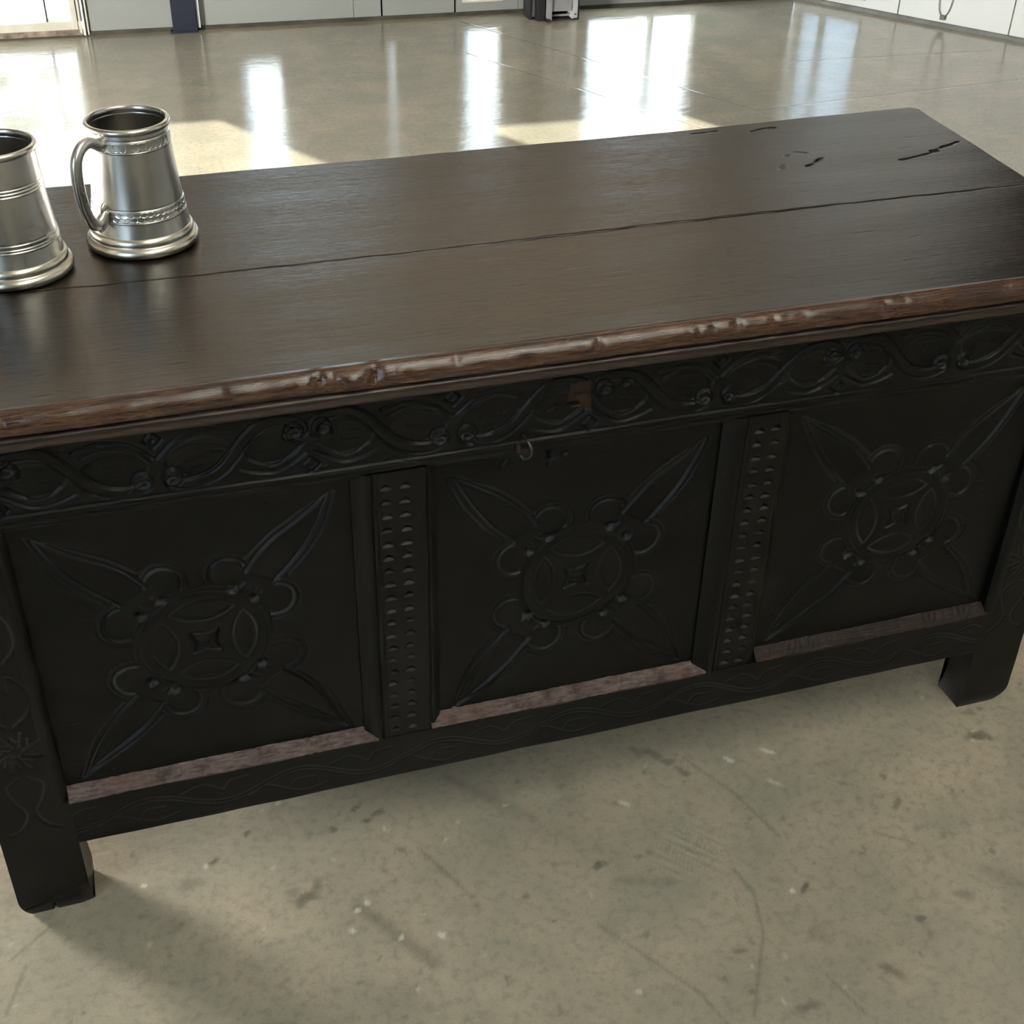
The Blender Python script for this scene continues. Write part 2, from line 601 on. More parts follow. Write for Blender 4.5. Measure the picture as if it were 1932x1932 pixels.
# --- floor
def build_floor():
    xs = np.unique(np.concatenate([np.linspace(-1.6, -0.36, 8), np.linspace(-0.36, 1.12, 495), np.linspace(1.12, 7.2, 20)]))
    ys = np.unique(np.concatenate([np.linspace(-5.6, -0.46, 18), np.linspace(-0.46, 0.16, 208), np.linspace(0.16, 4.6, 20)]))
    X, Y = np.meshgrid(xs, ys)
    st = np.zeros_like(X)
    ch = np.zeros_like(X)
    rp = np.zeros_like(X)
    fine = (X > -0.37) & (X < 1.13) & (Y > -0.47) & (Y < 0.17)
    def seg(ax, ay, bx, by, w, k, arr):
        d = seg_dist(X, Y, [(ax, ay), (bx, by)])
        np.maximum(arr, k * np.exp(-(d / w) ** 2), out=arr)
    def blob(cx, cy, r, k, arr, sx=1.0, ang=0.0):
        u = (X - cx) * math.cos(ang) + (Y - cy) * math.sin(ang)
        v = -(X - cx) * math.sin(ang) + (Y - cy) * math.cos(ang)
        th = np.arctan2(v, u)
        rr = r * (1 + 0.22 * np.sin(2 * th + cx * 310) + 0.16 * np.sin(3 * th + cy * 270) + 0.12 * np.sin(7 * th + cx * 90))
        np.maximum(arr, k * np.exp(-((u / (rr * sx)) ** 2 + (v / rr) ** 2) ** 2), out=arr)
    # long soft scuffs
    seg(0.140, -0.085, 0.200, -0.176, 0.008, 0.42, st)
    seg(0.284, 0.065, 0.36, -0.022, 0.008, 0.26, st)
    seg(0.36, -0.03, 0.43, -0.10, 0.018, 0.13, st)
    seg(0.823, -0.235, 0.90, -0.32, 0.010, 0.26, st)
    seg(0.424, -0.132, 0.474, -0.150, 0.008, 0.24, st)
    # hairline scratches
    for a in ((0.222, -0.026, 0.262, -0.110), (0.565, 0.02, 0.602, -0.055), (0.602, -0.055, 0.622, -0.125), (0.551, -0.155, 0.558, -0.19),
              (0.558, -0.19, 0.545, -0.24), (0.545, -0.24, 0.49, -0.33), (0.38, -0.18, 0.45, -0.29), (0.45, -0.29, 0.47, -0.36),
              (0.584, -0.308, 0.60, -0.36), (0.731, -0.152, 0.763, -0.178), (-0.215, -0.05, -0.175, -0.018), (-0.22, -0.115, -0.2, -0.06),
              (0.05, -0.205, 0.075, -0.26), (0.02, -0.2, 0.05, -0.205)):
        seg(*a, 0.0020, 0.36, st)
    # dark spots and dabs
    for (x, y, r, k, sx, an) in ((0.088, -0.058, 0.0085, 0.62, 1.5, 0.5), (0.103, -0.046, 0.007, 0.45, 1.4, 1.0), (0.076, -0.047, 0.006, 0.35, 1.5, 0.2),
                                 (-0.030, -0.004, 0.010, 0.34, 1.1, 0.9), (0.409, -0.106, 0.006, 0.72, 1.3, 0.2), (0.532, 0.036, 0.007, 0.5, 1.9, -0.9),
                                 (0.545, 0.018, 0.006, 0.55, 1.8, -0.8), (0.556, -0.002, 0.006, 0.5, 1.7, -0.8), (0.515, 0.045, 0.006, 0.45, 1.5, -0.8),
                                 (0.937, -0.05, 0.0085, 0.75, 1.4, -0.2), (0.948, -0.058, 0.004, 0.6, 1.2, 0), (0.781, -0.259, 0.008, 0.42, 1.4, -0.1),
                                 (0.716, -0.273, 0.0045, 0.85, 1.2, 0), (0.651, -0.321, 0.006, 0.55, 2.2, -1.0), (0.78, -0.12, 0.004, 0.5, 3.2, 0.9),
                                 (0.845, -0.215, 0.004, 0.6, 1, 0), (0.89, -0.235, 0.004, 0.6, 1, 0), (0.55, -0.335, 0.005, 0.5, 2.5, -0.1),
                                 (0.615, -0.200, 0.003, 0.75, 2.5, 0.8), (0.60, -0.262, 0.010, 0.25, 1.5, 0), (0.04, 0.05, 0.004, 0.7, 1.2, 0.2),
                                 (0.0, 0.02, 0.004, 0.7, 1.4, 0.2), (0.165, 0.052, 0.004, 0.7, 1.2, 0.2), (0.19, 0.038, 0.004, 0.7, 1.7, 0.2),
                                 (0.135, 0.028, 0.004, 0.6, 1.6, -0.3), (0.175, 0.03, 0.0035, 0.6, 1.6, 0.3), (0.51, -0.255, 0.004, 0.5, 2.0, -0.3), (0.95, -0.01, 0.006, 0.4, 2, -0.4)):
        blob(x, y, r, k, st, sx, an)
    r = np.random.default_rng(5)
    for i in range(230):
        x, y = r.uniform(-0.35, 1.1), r.uniform(-0.45, 0.15)
        blob(x, y, r.uniform(0.0015, 0.0042), r.uniform(0.15, 0.5), st, r.uniform(1, 2.2), r.uniform(0, 3.1))
    for i in range(26):
        x, y = r.uniform(-0.35, 1.1), r.uniform(-0.45, 0.10)
        blob(x, y, r.uniform(0.006, 0.02), r.uniform(0.06, 0.18), st, r.uniform(1, 2.2), r.uniform(0, 3.1))
    for (x, y, k, sx) in ((0.150, -0.083, 0.9, 1), (0.138, -0.09, 0.8, 1), (0.217, -0.147, 0.9, 2.4), (0.175, -0.137, 0.9, 1), (0.128, -0.115, 0.7, 1.2),
                          (-0.077, 0.008, 0.9, 1), (-0.01, 0.016, 0.7, 1), (0.618, 0.0, 0.7, 2.5), (0.67, 0.0, 0.8, 3.0), (0.60, -0.20, 0.9, 1.1),
                          (0.39, -0.27, 0.7, 1), (0.02, -0.235, 0.8, 1), (0.47, -0.03, 0.6, 2.4), (0.655, -0.05, 0.45, 3)):
        blob(x, y, 0.0030, k, ch, sx, -0.8)
    for i in range(60):
        blob(r.uniform(-0.35, 1.1), r.uniform(-0.45, 0.15), 0.0022, r.uniform(0.2, 0.5), ch, r.uniform(1, 2), r.uniform(0, 3))
    # trowel ripple patch
    g = np.exp(-(((X - 0.515) / 0.045) ** 2 + ((Y + 0.115) / 0.035) ** 2) ** 1.5)
    rp = g * np.sin((X * 0.75 + Y * 0.6 + 0.003 * np.sin(X * 160 + Y * 90)) * 900) * 0.9
    V = np.stack([X, Y, np.zeros_like(X)], -1).reshape(-1, 3)
    ny, nx = X.shape
    idx = np.arange(nx * ny).reshape(ny, nx)
    F = np.stack([idx[:-1, :-1], idx[:-1, 1:], idx[1:, 1:], idx[1:, :-1]], -1).reshape(-1, 4)
    b = len(V)
    c = np.array([[xs[0], ys[0], -0.15], [xs[-1], ys[0], -0.15], [xs[-1], ys[-1], -0.15], [xs[0], ys[-1], -0.15]])
    V = np.concatenate([V, c])
    ring = [idx[0, 0], idx[0, -1], idx[-1, -1], idx[-1, 0]]
    S = [(ring[i], b + i, b + (i + 1) % 4, ring[(i + 1) % 4]) for i in range(4)] + [(b + 3, b + 2, b + 1, b)]
    z4 = np.zeros(4)
    me = npmesh('floor', V, [F, np.array(S)], True, {'stain': np.concatenate([np.where(fine, st, 0).ravel(), z4]),
                                                  'chip': np.concatenate([np.where(fine, ch, 0).ravel(), z4]),
                                                  'ripple': np.concatenate([np.where(fine, rp, 0).ravel(), z4])})
    return obj('floor', me, M['floor'], None, 'structure')
build_floor()

# --- far wall (local frame: x along the wall, y outwards, z up)
wb = wall_frame('wall_back', (0, WY, 0), FANG)
XL = -1.40
SUNW1 = (-0.78, -0.17, 0.72, 1.15)
SUNW2 = (0.30, 0.92, 0.885, 1.25)
LOW = [(-1.05, -0.014, 0.045, 0.66), (0.482, 0.622, 0.112, 0.80), (0.966, 1.005, 0.07, 0.80), (1.226, 1.366, 0.042, 0.90), (1.66, 2.07, 0.03, 0.90)]
CLER = (-1.36, 2.36, 2.10, 3.15)
holes = LOW + [SUNW1, SUNW2, CLER]
joints = [XL, 0.036, 0.864, 0.957, 1.203, 1.420, 1.640, 2.12, 2.44]
xs = sorted(set(joints + [h[0] for h in holes] + [h[1] for h in holes]))
zs = sorted(set([0.0, HC] + [h[2] for h in holes] + [h[3] for h in holes]))
for (a, b, c, d) in cells(xs, zs, holes):
    ga = 0.0035 if a in (0.957, 1.203) else (0.0008 if a in joints else 0)
    gb = 0.0035 if b in (0.957, 1.203) else (0.0008 if b in joints else 0)
    lbox('wall_panel', (a + ga, b - gb, 0.0, 0.03, max(c, 0.012), d), M['wall_white'], wb)
    lbox('wall_core', (a, b, 0.028, 0.09, c, d), M['core'], wb)
trim = box('baseboard_back', (XL, 2.44, -0.004, 0.03, 0.0, 0.012), M['gap'])
trim.location = (0, WY, 0)
trim.rotation_euler = (0, 0, FANG)
trim['kind'] = 'structure'
wn = 0
def window(parent_frame, h, pane_mat, fw, mull=(), frame_mat='frame', y=0.035, trans=()):
    global wn
    wn += 1
    a, b, c, d = h
    f = bpy.data.objects.new('window_%d' % wn, None)
    COL.objects.link(f)
    f.location = parent_frame.location
    f.rotation_euler = parent_frame.rotation_euler
    f['kind'] = 'structure'
    cuts = [a] + list(mull) + [b]
    for p, q in zip(cuts[:-1], cuts[1:]):
        lbox('pane', (p, q, y, y + 0.004, c, d), pane_mat, f)
    if fw > 0:
        for nm, bb in (('frame_bar', (a, b, -0.006, 0.05, c, c + fw)), ('frame_bar', (a, b, -0.006, 0.05, d - fw, d)),
                       ('frame_bar', (a, a + fw, -0.006, 0.05, c + fw, d - fw)), ('frame_bar', (b - fw, b, -0.006, 0.05, c + fw, d - fw))):
            lbox(nm, bb, M[frame_mat], f)
    for mx in mull:
        lbox('mullion', (mx - max(fw * 0.6, 0.004), mx + max(fw * 0.6, 0.004), 0.0, 0.05, c + fw, d - fw), M[frame_mat], f)
    return f
w1 = window(wb, LOW[0], M['frost_greenery'], 0.0, (), 'frame')
lbox('mullion', (-0.088, -0.0835, 0.0, 0.03, 0.045, 0.66), M['core'], w1)
lbox('mullion', (-0.55, -0.542, 0.0, 0.03, 0.045, 0.66), M['core'], w1)
lbox('sill_board', (-1.05, 0.020, -0.010, 0.040, 0.021, 0.0455), M['frame'], w1, 0.002)
lbox('dirty_skirt', (-1.05, 0.020, -0.007, 0.03, 0.004, 0.021), M['dirty_frame'], w1)
lbox('jamb', (-0.014, 0.003, -0.014, 0.03, 0.022, 0.70), M['frame'], w1, 0.002)
lbox('jamb', (0.006, 0.013, -0.008, 0.03, 0.010, 0.70), M['frame'], w1, 0.001)
lbox('jamb', (0.0175, 0.0235, -0.016, 0.03, 0.004, 0.70), M['wall_bright'], w1, 0.001)
lbox('jamb', (0.029, 0.034, -0.010, 0.03, 0.004, 0.70), M['frame'], w1, 0.001)
for h in LOW[1:3]:
    window(wb, h, M['frost'], 0.006)
window(wb, LOW[3], M['frost'], 0.006)
window(wb, LOW[4], M['frost'], 0.008, (1.905,))
window(wb, SUNW1, M['glass'], 0.0)
window(wb, SUNW2, M['glass'], 0.0)
window(wb, CLER, M['sheet'], 0.02, tuple(-1.36 + 0.744 * i for i in range(1, 5)))

# --- right wall (local x from the corner outwards)
wr = wall_frame('wall_right', tuple(CORNER), RANG)
RL = 3.0
EW = (0.015, 0.262, 0.035, 0.90)
RC = (0.03, 0.50, 2.10, 3.15)
rj = [0.0, 0.385, 0.770, 1.155, 1.54, 1.925, 2.31, 2.695, RL]
xs = sorted(set(rj + [EW[0], EW[1], RC[0], RC[1]]))
zs = sorted(set([0.0, 0.80, HC, EW[2], EW[3], RC[2], RC[3]]))
for (a, b, c, d) in cells(xs, zs, [EW, RC]):
    g = 0.0022
    ga = g if a in rj and a > 0 else 0
    gb = g if b in rj and b < RL else 0
    if a >= 0.76:
        lbox('wall_panel', (a + ga, b - gb, 0.0, 0.03, 0.012, 0.80), M['wall_bright'], wr)
        lbox('dark_cladding', (a, b, 0.0, 0.03, 0.80, HC), M['darkclad'], wr)
    else:
        lbox('wall_panel', (a + ga, b - gb, 0.0, 0.03, max(c, 0.012), d), M['wall_bright'], wr)
    lbox('wall_core', (a, b, 0.028, 0.09, c, d), M['core'], wr)
trim = box('baseboard_right', (0.0, RL, -0.014, 0.03, 0.0, 0.012), M['gap_grey'])
trim.location = CORNER
trim.rotation_euler = (0, 0, RANG)
trim['kind'] = 'structure'
window(wr, EW, M['frost'], 0.008, (0.106,))
window(wr, RC, M['sheet'], 0.02, (0.26,))

# --- remaining shell, out of view
RE = CORNER + RDIR * RL
wl = wall_frame('wall_left', (-1.40, 0, 0), 0)
DO = (0.98, 1.62, 0.05, 0.60)  # low hatch added to hold the lamp for the leg shadow
LW = (-1.95, -0.85, 0.70, 1.90)
for (a, b, c, d) in cells([-5.5, -1.95, -0.85, 0.98, 1.62, 3.52], [0, 0.05, 0.60, 0.70, 1.90, HC], [DO, LW]):
    lbox('wall_panel', (-0.03, 0.0, a, b, c, d), M['wall_white'], wl)
wn += 1
f = bpy.data.objects.new('window_%d' % wn, None)
COL.objects.link(f)
f.location = (-1.40, 0, 0)
f['kind'] = 'structure'
lbox('pane', (-0.022, -0.018, LW[0], LW[1], LW[2], LW[3]), M['frost'], f)
lbox('mullion', (-0.03, 0.0, -1.41, -1.39, LW[2], LW[3]), M['frame'], f)
box('wall_front', (-1.45, RE.x + 0.05, -5.5, -5.42, 0, HC), M['wall_white'], None, 0, 'structure')
box('wall_side', (RE.x, RE.x + 0.06, -5.5, RE.y, 0, HC), M['wall_bright'], None, 0, 'structure')
cl = wall_frame('ceiling', (0, 0, HC), 0)
ROOF = [(0.35, 1.80, -2.95, -0.30), (0.35, 1.80, -5.00, -3.20)]
xs = sorted(set([-1.5, 4.6] + [r[0] for r in ROOF] + [r[1] for r in ROOF]))
ys = sorted(set([-5.6, 3.6] + [r[2] for r in ROOF] + [r[3] for r in ROOF]))
for (a, b, c, d) in cells(xs, ys, ROOF):
    lbox('ceiling_board', (a, b, c, d, 0.0, 0.06), M['ceil'], cl)
for k, r in enumerate(ROOF):
    wn += 1
    f = bpy.data.objects.new('window_%d' % wn, None)
    COL.objects.link(f)
    f.location = (0, 0, HC)
    f['kind'] = 'structure'
    lbox('rooflight_pane', (r[0], r[1], r[2], r[3], 0.03, 0.034), M['roof_pane'], f)

# --- navy steel column against the far wall
col = thing('steel_column', 'navy blue steel column standing against the pale far wall', 'column', (0.322, far_y(0.322) - 0.03, 0))
col.rotation_euler = (0, 0, FANG)
lbox('front_flange', (-0.036, 0.038, -0.004, 0.004, 0.0, HC), M['navy'], col)
lbox('web', (-0.006, 0.006, 0.004, 0.022, 0.0, HC), M['navy'], col)
lbox('rear_flange', (-0.036, 0.038, 0.022, 0.029, 0.0, HC), M['navy'], col)
lbox('base_plate', (-0.045, 0.040, -0.008, 0.029, 0.0, 0.006), M['navy'], col)
lbox('cover_strip', (0.041, 0.049, 0.006, 0.029, 0.012, HC), M['wall_bright'], col)

# --- grey machine cabinet at the far wall
cab = thing('machine_cabinet', 'small grey metal cabinet with a black slot at its foot by the far wall', 'cabinet', (1.525, far_y(1.525) - 0.075, 0))
cab.rotation_euler = (0, 0, FANG)
lbox('side_panel', (-0.046, -0.030, -0.058, 0.066, 0.004, 0.44), M['greymetal'], cab, 0.001)
lbox('side_panel', (0.040, 0.062, -0.046, 0.066, 0.004, 0.44), M['lightmetal'], cab, 0.001)
lbox('front_panel', (-0.030, 0.040, -0.050, -0.040, 0.030, 0.44), M['greymetal'], cab, 0.001)
lbox('top_panel', (-0.046, 0.062, -0.060, 0.066, 0.44, 0.446), M['greymetal'], cab, 0.001)
lbox('inner_back', (-0.030, 0.040, 0.050, 0.060, 0.004, 0.44), M['black'], cab)
lbox('slot_rail', (-0.030, 0.040, -0.036, -0.026, 0.011, 0.017), M['greymetal'], cab)
lbox('slot_floor', (-0.030, 0.040, -0.044, 0.050, 0.003, 0.0065), M['black'], cab)
lbox('foot', (-0.048, -0.036, -0.060, -0.044, 0.0, 0.010), M['black'], cab)
lbox('foot', (0.050, 0.064, -0.048, -0.030, 0.0, 0.006), M['black'], cab)
lbox('edge_strip', (0.062, 0.068, -0.046, 0.06, 0.0, 0.44), M['black'], cab)
lbox('bolt', (0.052, 0.056, -0.049, -0.046, 0.016, 0.020), M['black'], cab)
lbox('hose_guard', (-0.098, -0.086, -0.02, 0.05, 0.0, 0.44), M['black'], cab, 0.002)
lbox('hose_guard', (-0.076, -0.050, -0.044, 0.05, 0.0, 0.44), M['black'], cab, 0.002)
lbox('guard_plate', (-0.086, -0.076, -0.01, 0.05, 0.006, 0.44), M['lightmetal'], cab)

# --- hanging loop of cable on the right wall
def rw(s, y, z):
    return CORNER + RDIR * s + Vector((-RDIR.y, RDIR.x, 0)) * y + Vector((0, 0, z))
lp = catmull([rw(0.520, -0.006, 0.30), rw(0.523, -0.006, 0.085), rw(0.537, -0.006, 0.034), rw(0.545, -0.007, 0.025), rw(0.552, -0.006, 0.034), rw(0.567, -0.006, 0.085), rw(0.578, -0.006, 0.30)], 6)
cb = tube('wall_cable', [Vector(p) for p in lp], [0.0016] * len(lp), M['gap_grey'], None, 8)
cb['label'] = 'thin grey cable hanging in a V loop down the white right wall'
cb['category'] = 'cable'
lbk = box('cable_clip', (-0.008, 0.008, -0.012, 0.0, 0.022, 0.036), M['gap_grey'])
lbk.location = rw(0.545, 0.0, 0)
lbk.rotation_euler = (0, 0, RANG)
lbk.parent = cb

# ================================================================== THE CHEST
chest = thing('carved_chest', 'black oak coffer chest with three carved front panels and plank lid', 'chest', (0.40, 0.22, 0.0))
XA, XB, XC, XD = -0.203, -0.130, 0.940, 1.008      # stiles
ML = (0.175, 0.258)
MR = (0.555, 0.634)
ZB0, ZB1, ZT0, ZT1 = 0.0935, 0.155, 0.487, 0.590
PANELS = [(-0.130, 0.175, 0.0235, 0.3225), (0.258, 0.555, 0.4085, 0.3195), (0.634, 0.940, 0.789, 0.3230)]
PY = 0.013

LANCE_IN = catmull([(0.047, 0.073), (0.070, 0.100), (0.098, 0.122), (0.130, 0.147)], 6) + catmull([(0.130, 0.147), (0.111, 0.106), (0.094, 0.080), (0.072, 0.056)], 6)
LANCE_OUT = [catmull([(0.049, 0.088), (0.075, 0.113), (0.102, 0.132), (0.134, 0.150)], 6), catmull([(0.136, 0.150), (0.120, 0.107), (0.103, 0.081), (0.085, 0.062)], 6)]

def in_poly(X, Z, poly):
    c = np.zeros(X.shape, bool)
    P = np.asarray(poly)
    j = len(P) - 1
    for i in range(len(P)):
        xi, zi, xj, zj = P[i, 0], P[i, 1], P[j, 0], P[j, 1]
        with np.errstate(divide='ignore', invalid='ignore'):
            hit = ((zi > Z) != (zj > Z)) & (X < (xj - xi) * (Z - zi) / (zj - zi + 1e-12) + xi)
        c ^= hit
        j = i
    return c

def rosette(cx, cz, seed, x0, x1, z0, z1):
    def f(X, Z):
        a = X - cx + wobble(X, Z, 0.0022, 45, seed)
        b = Z - cz + wobble(X, Z, 0.0022, 45, seed + 1)
        q = (a > 0).astype(int) + 2 * (b > 0).astype(int)
        A, B = np.abs(a), np.abs(b)
        lim = 0.0065 + 0 * A
        kx = np.clip((np.where(a > 0, x1 - cx, cx - x0) - 0.014) / 0.1345, 0.7, 1.06)
        A2 = np.where(A > 0.06, 0.06 + (A - 0.06) / kx, A)
        H = wobble(X, Z, 0.0005, 25, seed + 2) + wobble(X, Z, 0.00022, 130, seed + 5)
        strength = np.where(q == 1, 0.75, 1.0)          # lower right corner is worn
        # lances
        din = seg_dist(A2, B, LANCE_IN)
        ins = in_poly(A2, B, LANCE_IN)
        H += strength * groove(din, 0.0026, 0.0030)
        H += np.where(ins, -0.0010 * np.clip(din / 0.004, 0, 1), 0)
        dout = np.minimum(seg_dist(A2, B, LANCE_OUT[0]), seg_dist(A2, B, LANCE_OUT[1]))
        H += strength * groove(dout, 0.0019, 0.0016)
        R = np.hypot(A, B)
        lane = np.abs(A * 0.745 - B * 0.665) < 0.0185
        # lobes either side of each lance
        lob = np.zeros_like(A)
        for (lx, lz) in ((0.0300, 0.0735), (0.0710, 0.0350)):
            d0 = np.hypot(A - lx, B - lz)
            other = (0.0710, 0.0350) if lx < 0.05 else (0.0300, 0.0735)
            ok = (R > 0.066) & ~(lane & (R > 0.076))
            lob += np.where(ok, groove(np.abs(d0 - 0.0180), 0.0021, 0.0026), 0)
            lob += np.where(ok, groove(np.abs(d0 - 0.0240), 0.0017, 0.0013), 0)
            H += np.where((d0 < 0.0180) & (R > 0.064), -0.0009 * (1 - (d0 / 0.0180) ** 2), 0)
        H += strength * lob
        # ring
        H += groove(np.abs(R - 0.0600), 0.0016, 0.0011)
        H += groove(np.abs(R - 0.0655), 0.0014, 0.0007)
        # four vesica petals
        rho, off = 0.0418, 0.0301
        pet = np.zeros_like(A)
        for (sx, sz) in ((0, 1), (1, 0)):
            pa, pb = (A, B - 0.037) if sz else (B, A - 0.037)
            d = np.maximum(np.hypot(pa, pb - off), np.hypot(pa, pb + off)) - rho
            pet += groove(np.abs(d), 0.0016, 0.0016)
            H += np.where(d < 0, -0.0010 * np.clip(-d / 0.005, 0, 1), 0)
        H += pet
        # pinched square in the middle
        sq = np.maximum(A, B) + 0.35 * (0.011 - np.minimum(A, B)) * (np.minimum(A, B) < 0.011)
        H += groove(np.abs(sq - 0.0128), 0.0018, 0.0026)
        H += scoop(X, Z, cx, cz, 0.0068, 0.0016)
        # scooped beads
        SD = np.zeros_like(X)
        for (bx, bz) in ((0.0335, 0.0565), (0.0530, 0.0415)):
            for s1 in (-1, 1):
                for s2 in (-1, 1):
                    H += scoop(X, Z, cx + s1 * bx, cz + s2 * bz, 0.0066, 0.0042)
                    rr = np.hypot(X - cx - s1 * bx, Z - cz - s2 * bz)
                    SD = np.maximum(SD, 0.45 * np.clip(1 - np.abs(rr - 0.0046) / 0.0022, 0, 1) * np.clip((cz + s2 * bz - Z) / 0.003, 0, 1))  # lit lower lip of each bead, painted pale
        # nicks
        r = np.random.default_rng(seed + 9)
        for k in range(14):
            px, pz = r.uniform(x0 + 0.01, x1 - 0.01), r.uniform(z0 + 0.01, z1 - 0.01)
            d = seg_dist(X, Z, [(px, pz), (px + r.uniform(-0.012, 0.012), pz + r.uniform(-0.004, 0.004))])
            H += groove(d, 0.0012, 0.0006)
        D = 0.75 * np.clip(1 - din / 0.0013, 0, 1)  # highlights along the carved grooves, put into the colour
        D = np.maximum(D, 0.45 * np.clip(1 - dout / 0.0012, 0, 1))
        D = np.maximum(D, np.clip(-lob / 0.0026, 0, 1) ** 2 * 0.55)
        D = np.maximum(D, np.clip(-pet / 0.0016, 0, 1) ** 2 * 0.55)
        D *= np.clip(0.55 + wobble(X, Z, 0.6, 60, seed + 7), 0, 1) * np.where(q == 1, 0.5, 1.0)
        return H, np.maximum(D, SD)
    return f

for i, (a, b, cx, cz) in enumerate(PANELS):
    base = rosette(cx, cz, 20 + 10 * i, a, b, 0.16, 0.49)
    if i == 1:
        def hf(X, Z, base=base):
            H, D = base(X, Z)
            H += scoop(X, Z, 0.3755, 0.4795, 0.0062, 0.0050, 1.55)
            H += scoop(X, Z, 0.3880, 0.4745, 0.0030, 0.0025)
            H += scoop(X, Z, 0.3725, 0.4655, 0.0022, 0.0018)
            H += groove(seg_dist(X, Z, [(0.3235, 0.4705), (0.3275, 0.4765)]), 0.0018, 0.0018)
            H += scoop(X, Z, 0.3340, 0.4735, 0.0014, 0.0012)
            return H, D
    else:
        hf = base
    p = relief('panel', a - 0.008, b + 0.008, 0.150, 0.495, PY, 0.010, 0.00105, hf, M['oak'], chest)
    p['label'] = ['carved rosette panel nearest the tankards', 'middle carved rosette panel below the lock', 'carved rosette panel at the far end'][i]

# muntins with punched rows
def muntin_h(a, b, cols, gl, gr, zs_, seed):
    def f(X, Z):
        H = wobble(X, Z, 0.0005, 40, seed)
        t = np.clip((X - a) / (gl - a), 0, 1)
        H = np.where(X < gl, -0.0100 + 0.0108 * np.sin(t * np.pi / 2), H)
        t2 = np.clip((b - X) / (b - gr), 0, 1)
        H = np.where(X > gr, -0.0105 + 0.0065 * np.clip(t2 * 1.6, 0, 1), H)
        H += groove(np.abs(X - gl), 0.0016, 0.0022) + groove(np.abs(X - gr), 0.0012, 0.0016) + groove(np.abs(X - gl - 0.0055), 0.0010, 0.0006)
        r = np.random.default_rng(seed)
        D = np.zeros_like(X)
        for cx in cols:
            for zc in zs_:
                g, lg = gouge(X, Z, cx + r.uniform(-0.0008, 0.0008), zc + r.uniform(-0.0008, 0.0008), 0.0056 + r.uniform(-0.0006, 0.0005), 0.0062, 0.0038 * r.uniform(0.75, 1.15))
                H += g
                D = np.maximum(D, r.uniform(0.12, 0.55) * lg)  # pale crescent: light caught by the ledge, painted in
        return H, D
    return f
zrow = [0.4735 - 0.01632 * k for k in range(20)]
relief('muntin', ML[0], ML[1], 0.150, 0.492, 0.0, 0.022, 0.00085, muntin_h(ML[0], ML[1], (0.2068, 0.2253), 0.1938, 0.2466, zrow, 71), M['oak_v'], chest)
relief('muntin', MR[0], MR[1], 0.150, 0.492, 0.0, 0.022, 0.00085, muntin_h(MR[0], MR[1], (0.5915, 0.6105), 0.5768, 0.6235, [z - 0.0005 for z in zrow], 72), M['oak_v'], chest)

# carved frieze on the top rail
SB = catmull([(0.1160, 0.0075), (0.1275, 0.0125), (0.1240, 0.0215), (0.1090, 0.0265), (0.0920, 0.0240), (0.0780, 0.0125), (0.0665, -0.0020), (0.0545, -0.0150), (0.0400, -0.0225), (0.0240, -0.0240), (0.0115, -0.0205)], 5)
TOPARC = catmull([(0.0020, 0.0060), (0.0180, 0.0205), (0.0420, 0.0275), (0.0660, 0.0215)], 5)
TOPARC2 = catmull([(0.0060, 0.0010), (0.0200, 0.0145), (0.0400, 0.0205), (0.0600, 0.0150)], 5)
BOTARC = catmull([(0.0700, -0.0180), (0.0850, -0.0240), (0.1050, -0.0255), (0.1290, -0.0110)], 5)
BOTARC2 = catmull([(0.0790, -0.0090), (0.0900, -0.0165), (0.1050, -0.0180), (0.1270, -0.0020)], 5)
VEINS = [[(0.026, -0.002), (0.043, 0.001)], [(0.088, -0.004), (0.104, -0.002)], [(0.030, -0.012), (0.040, -0.009)]]
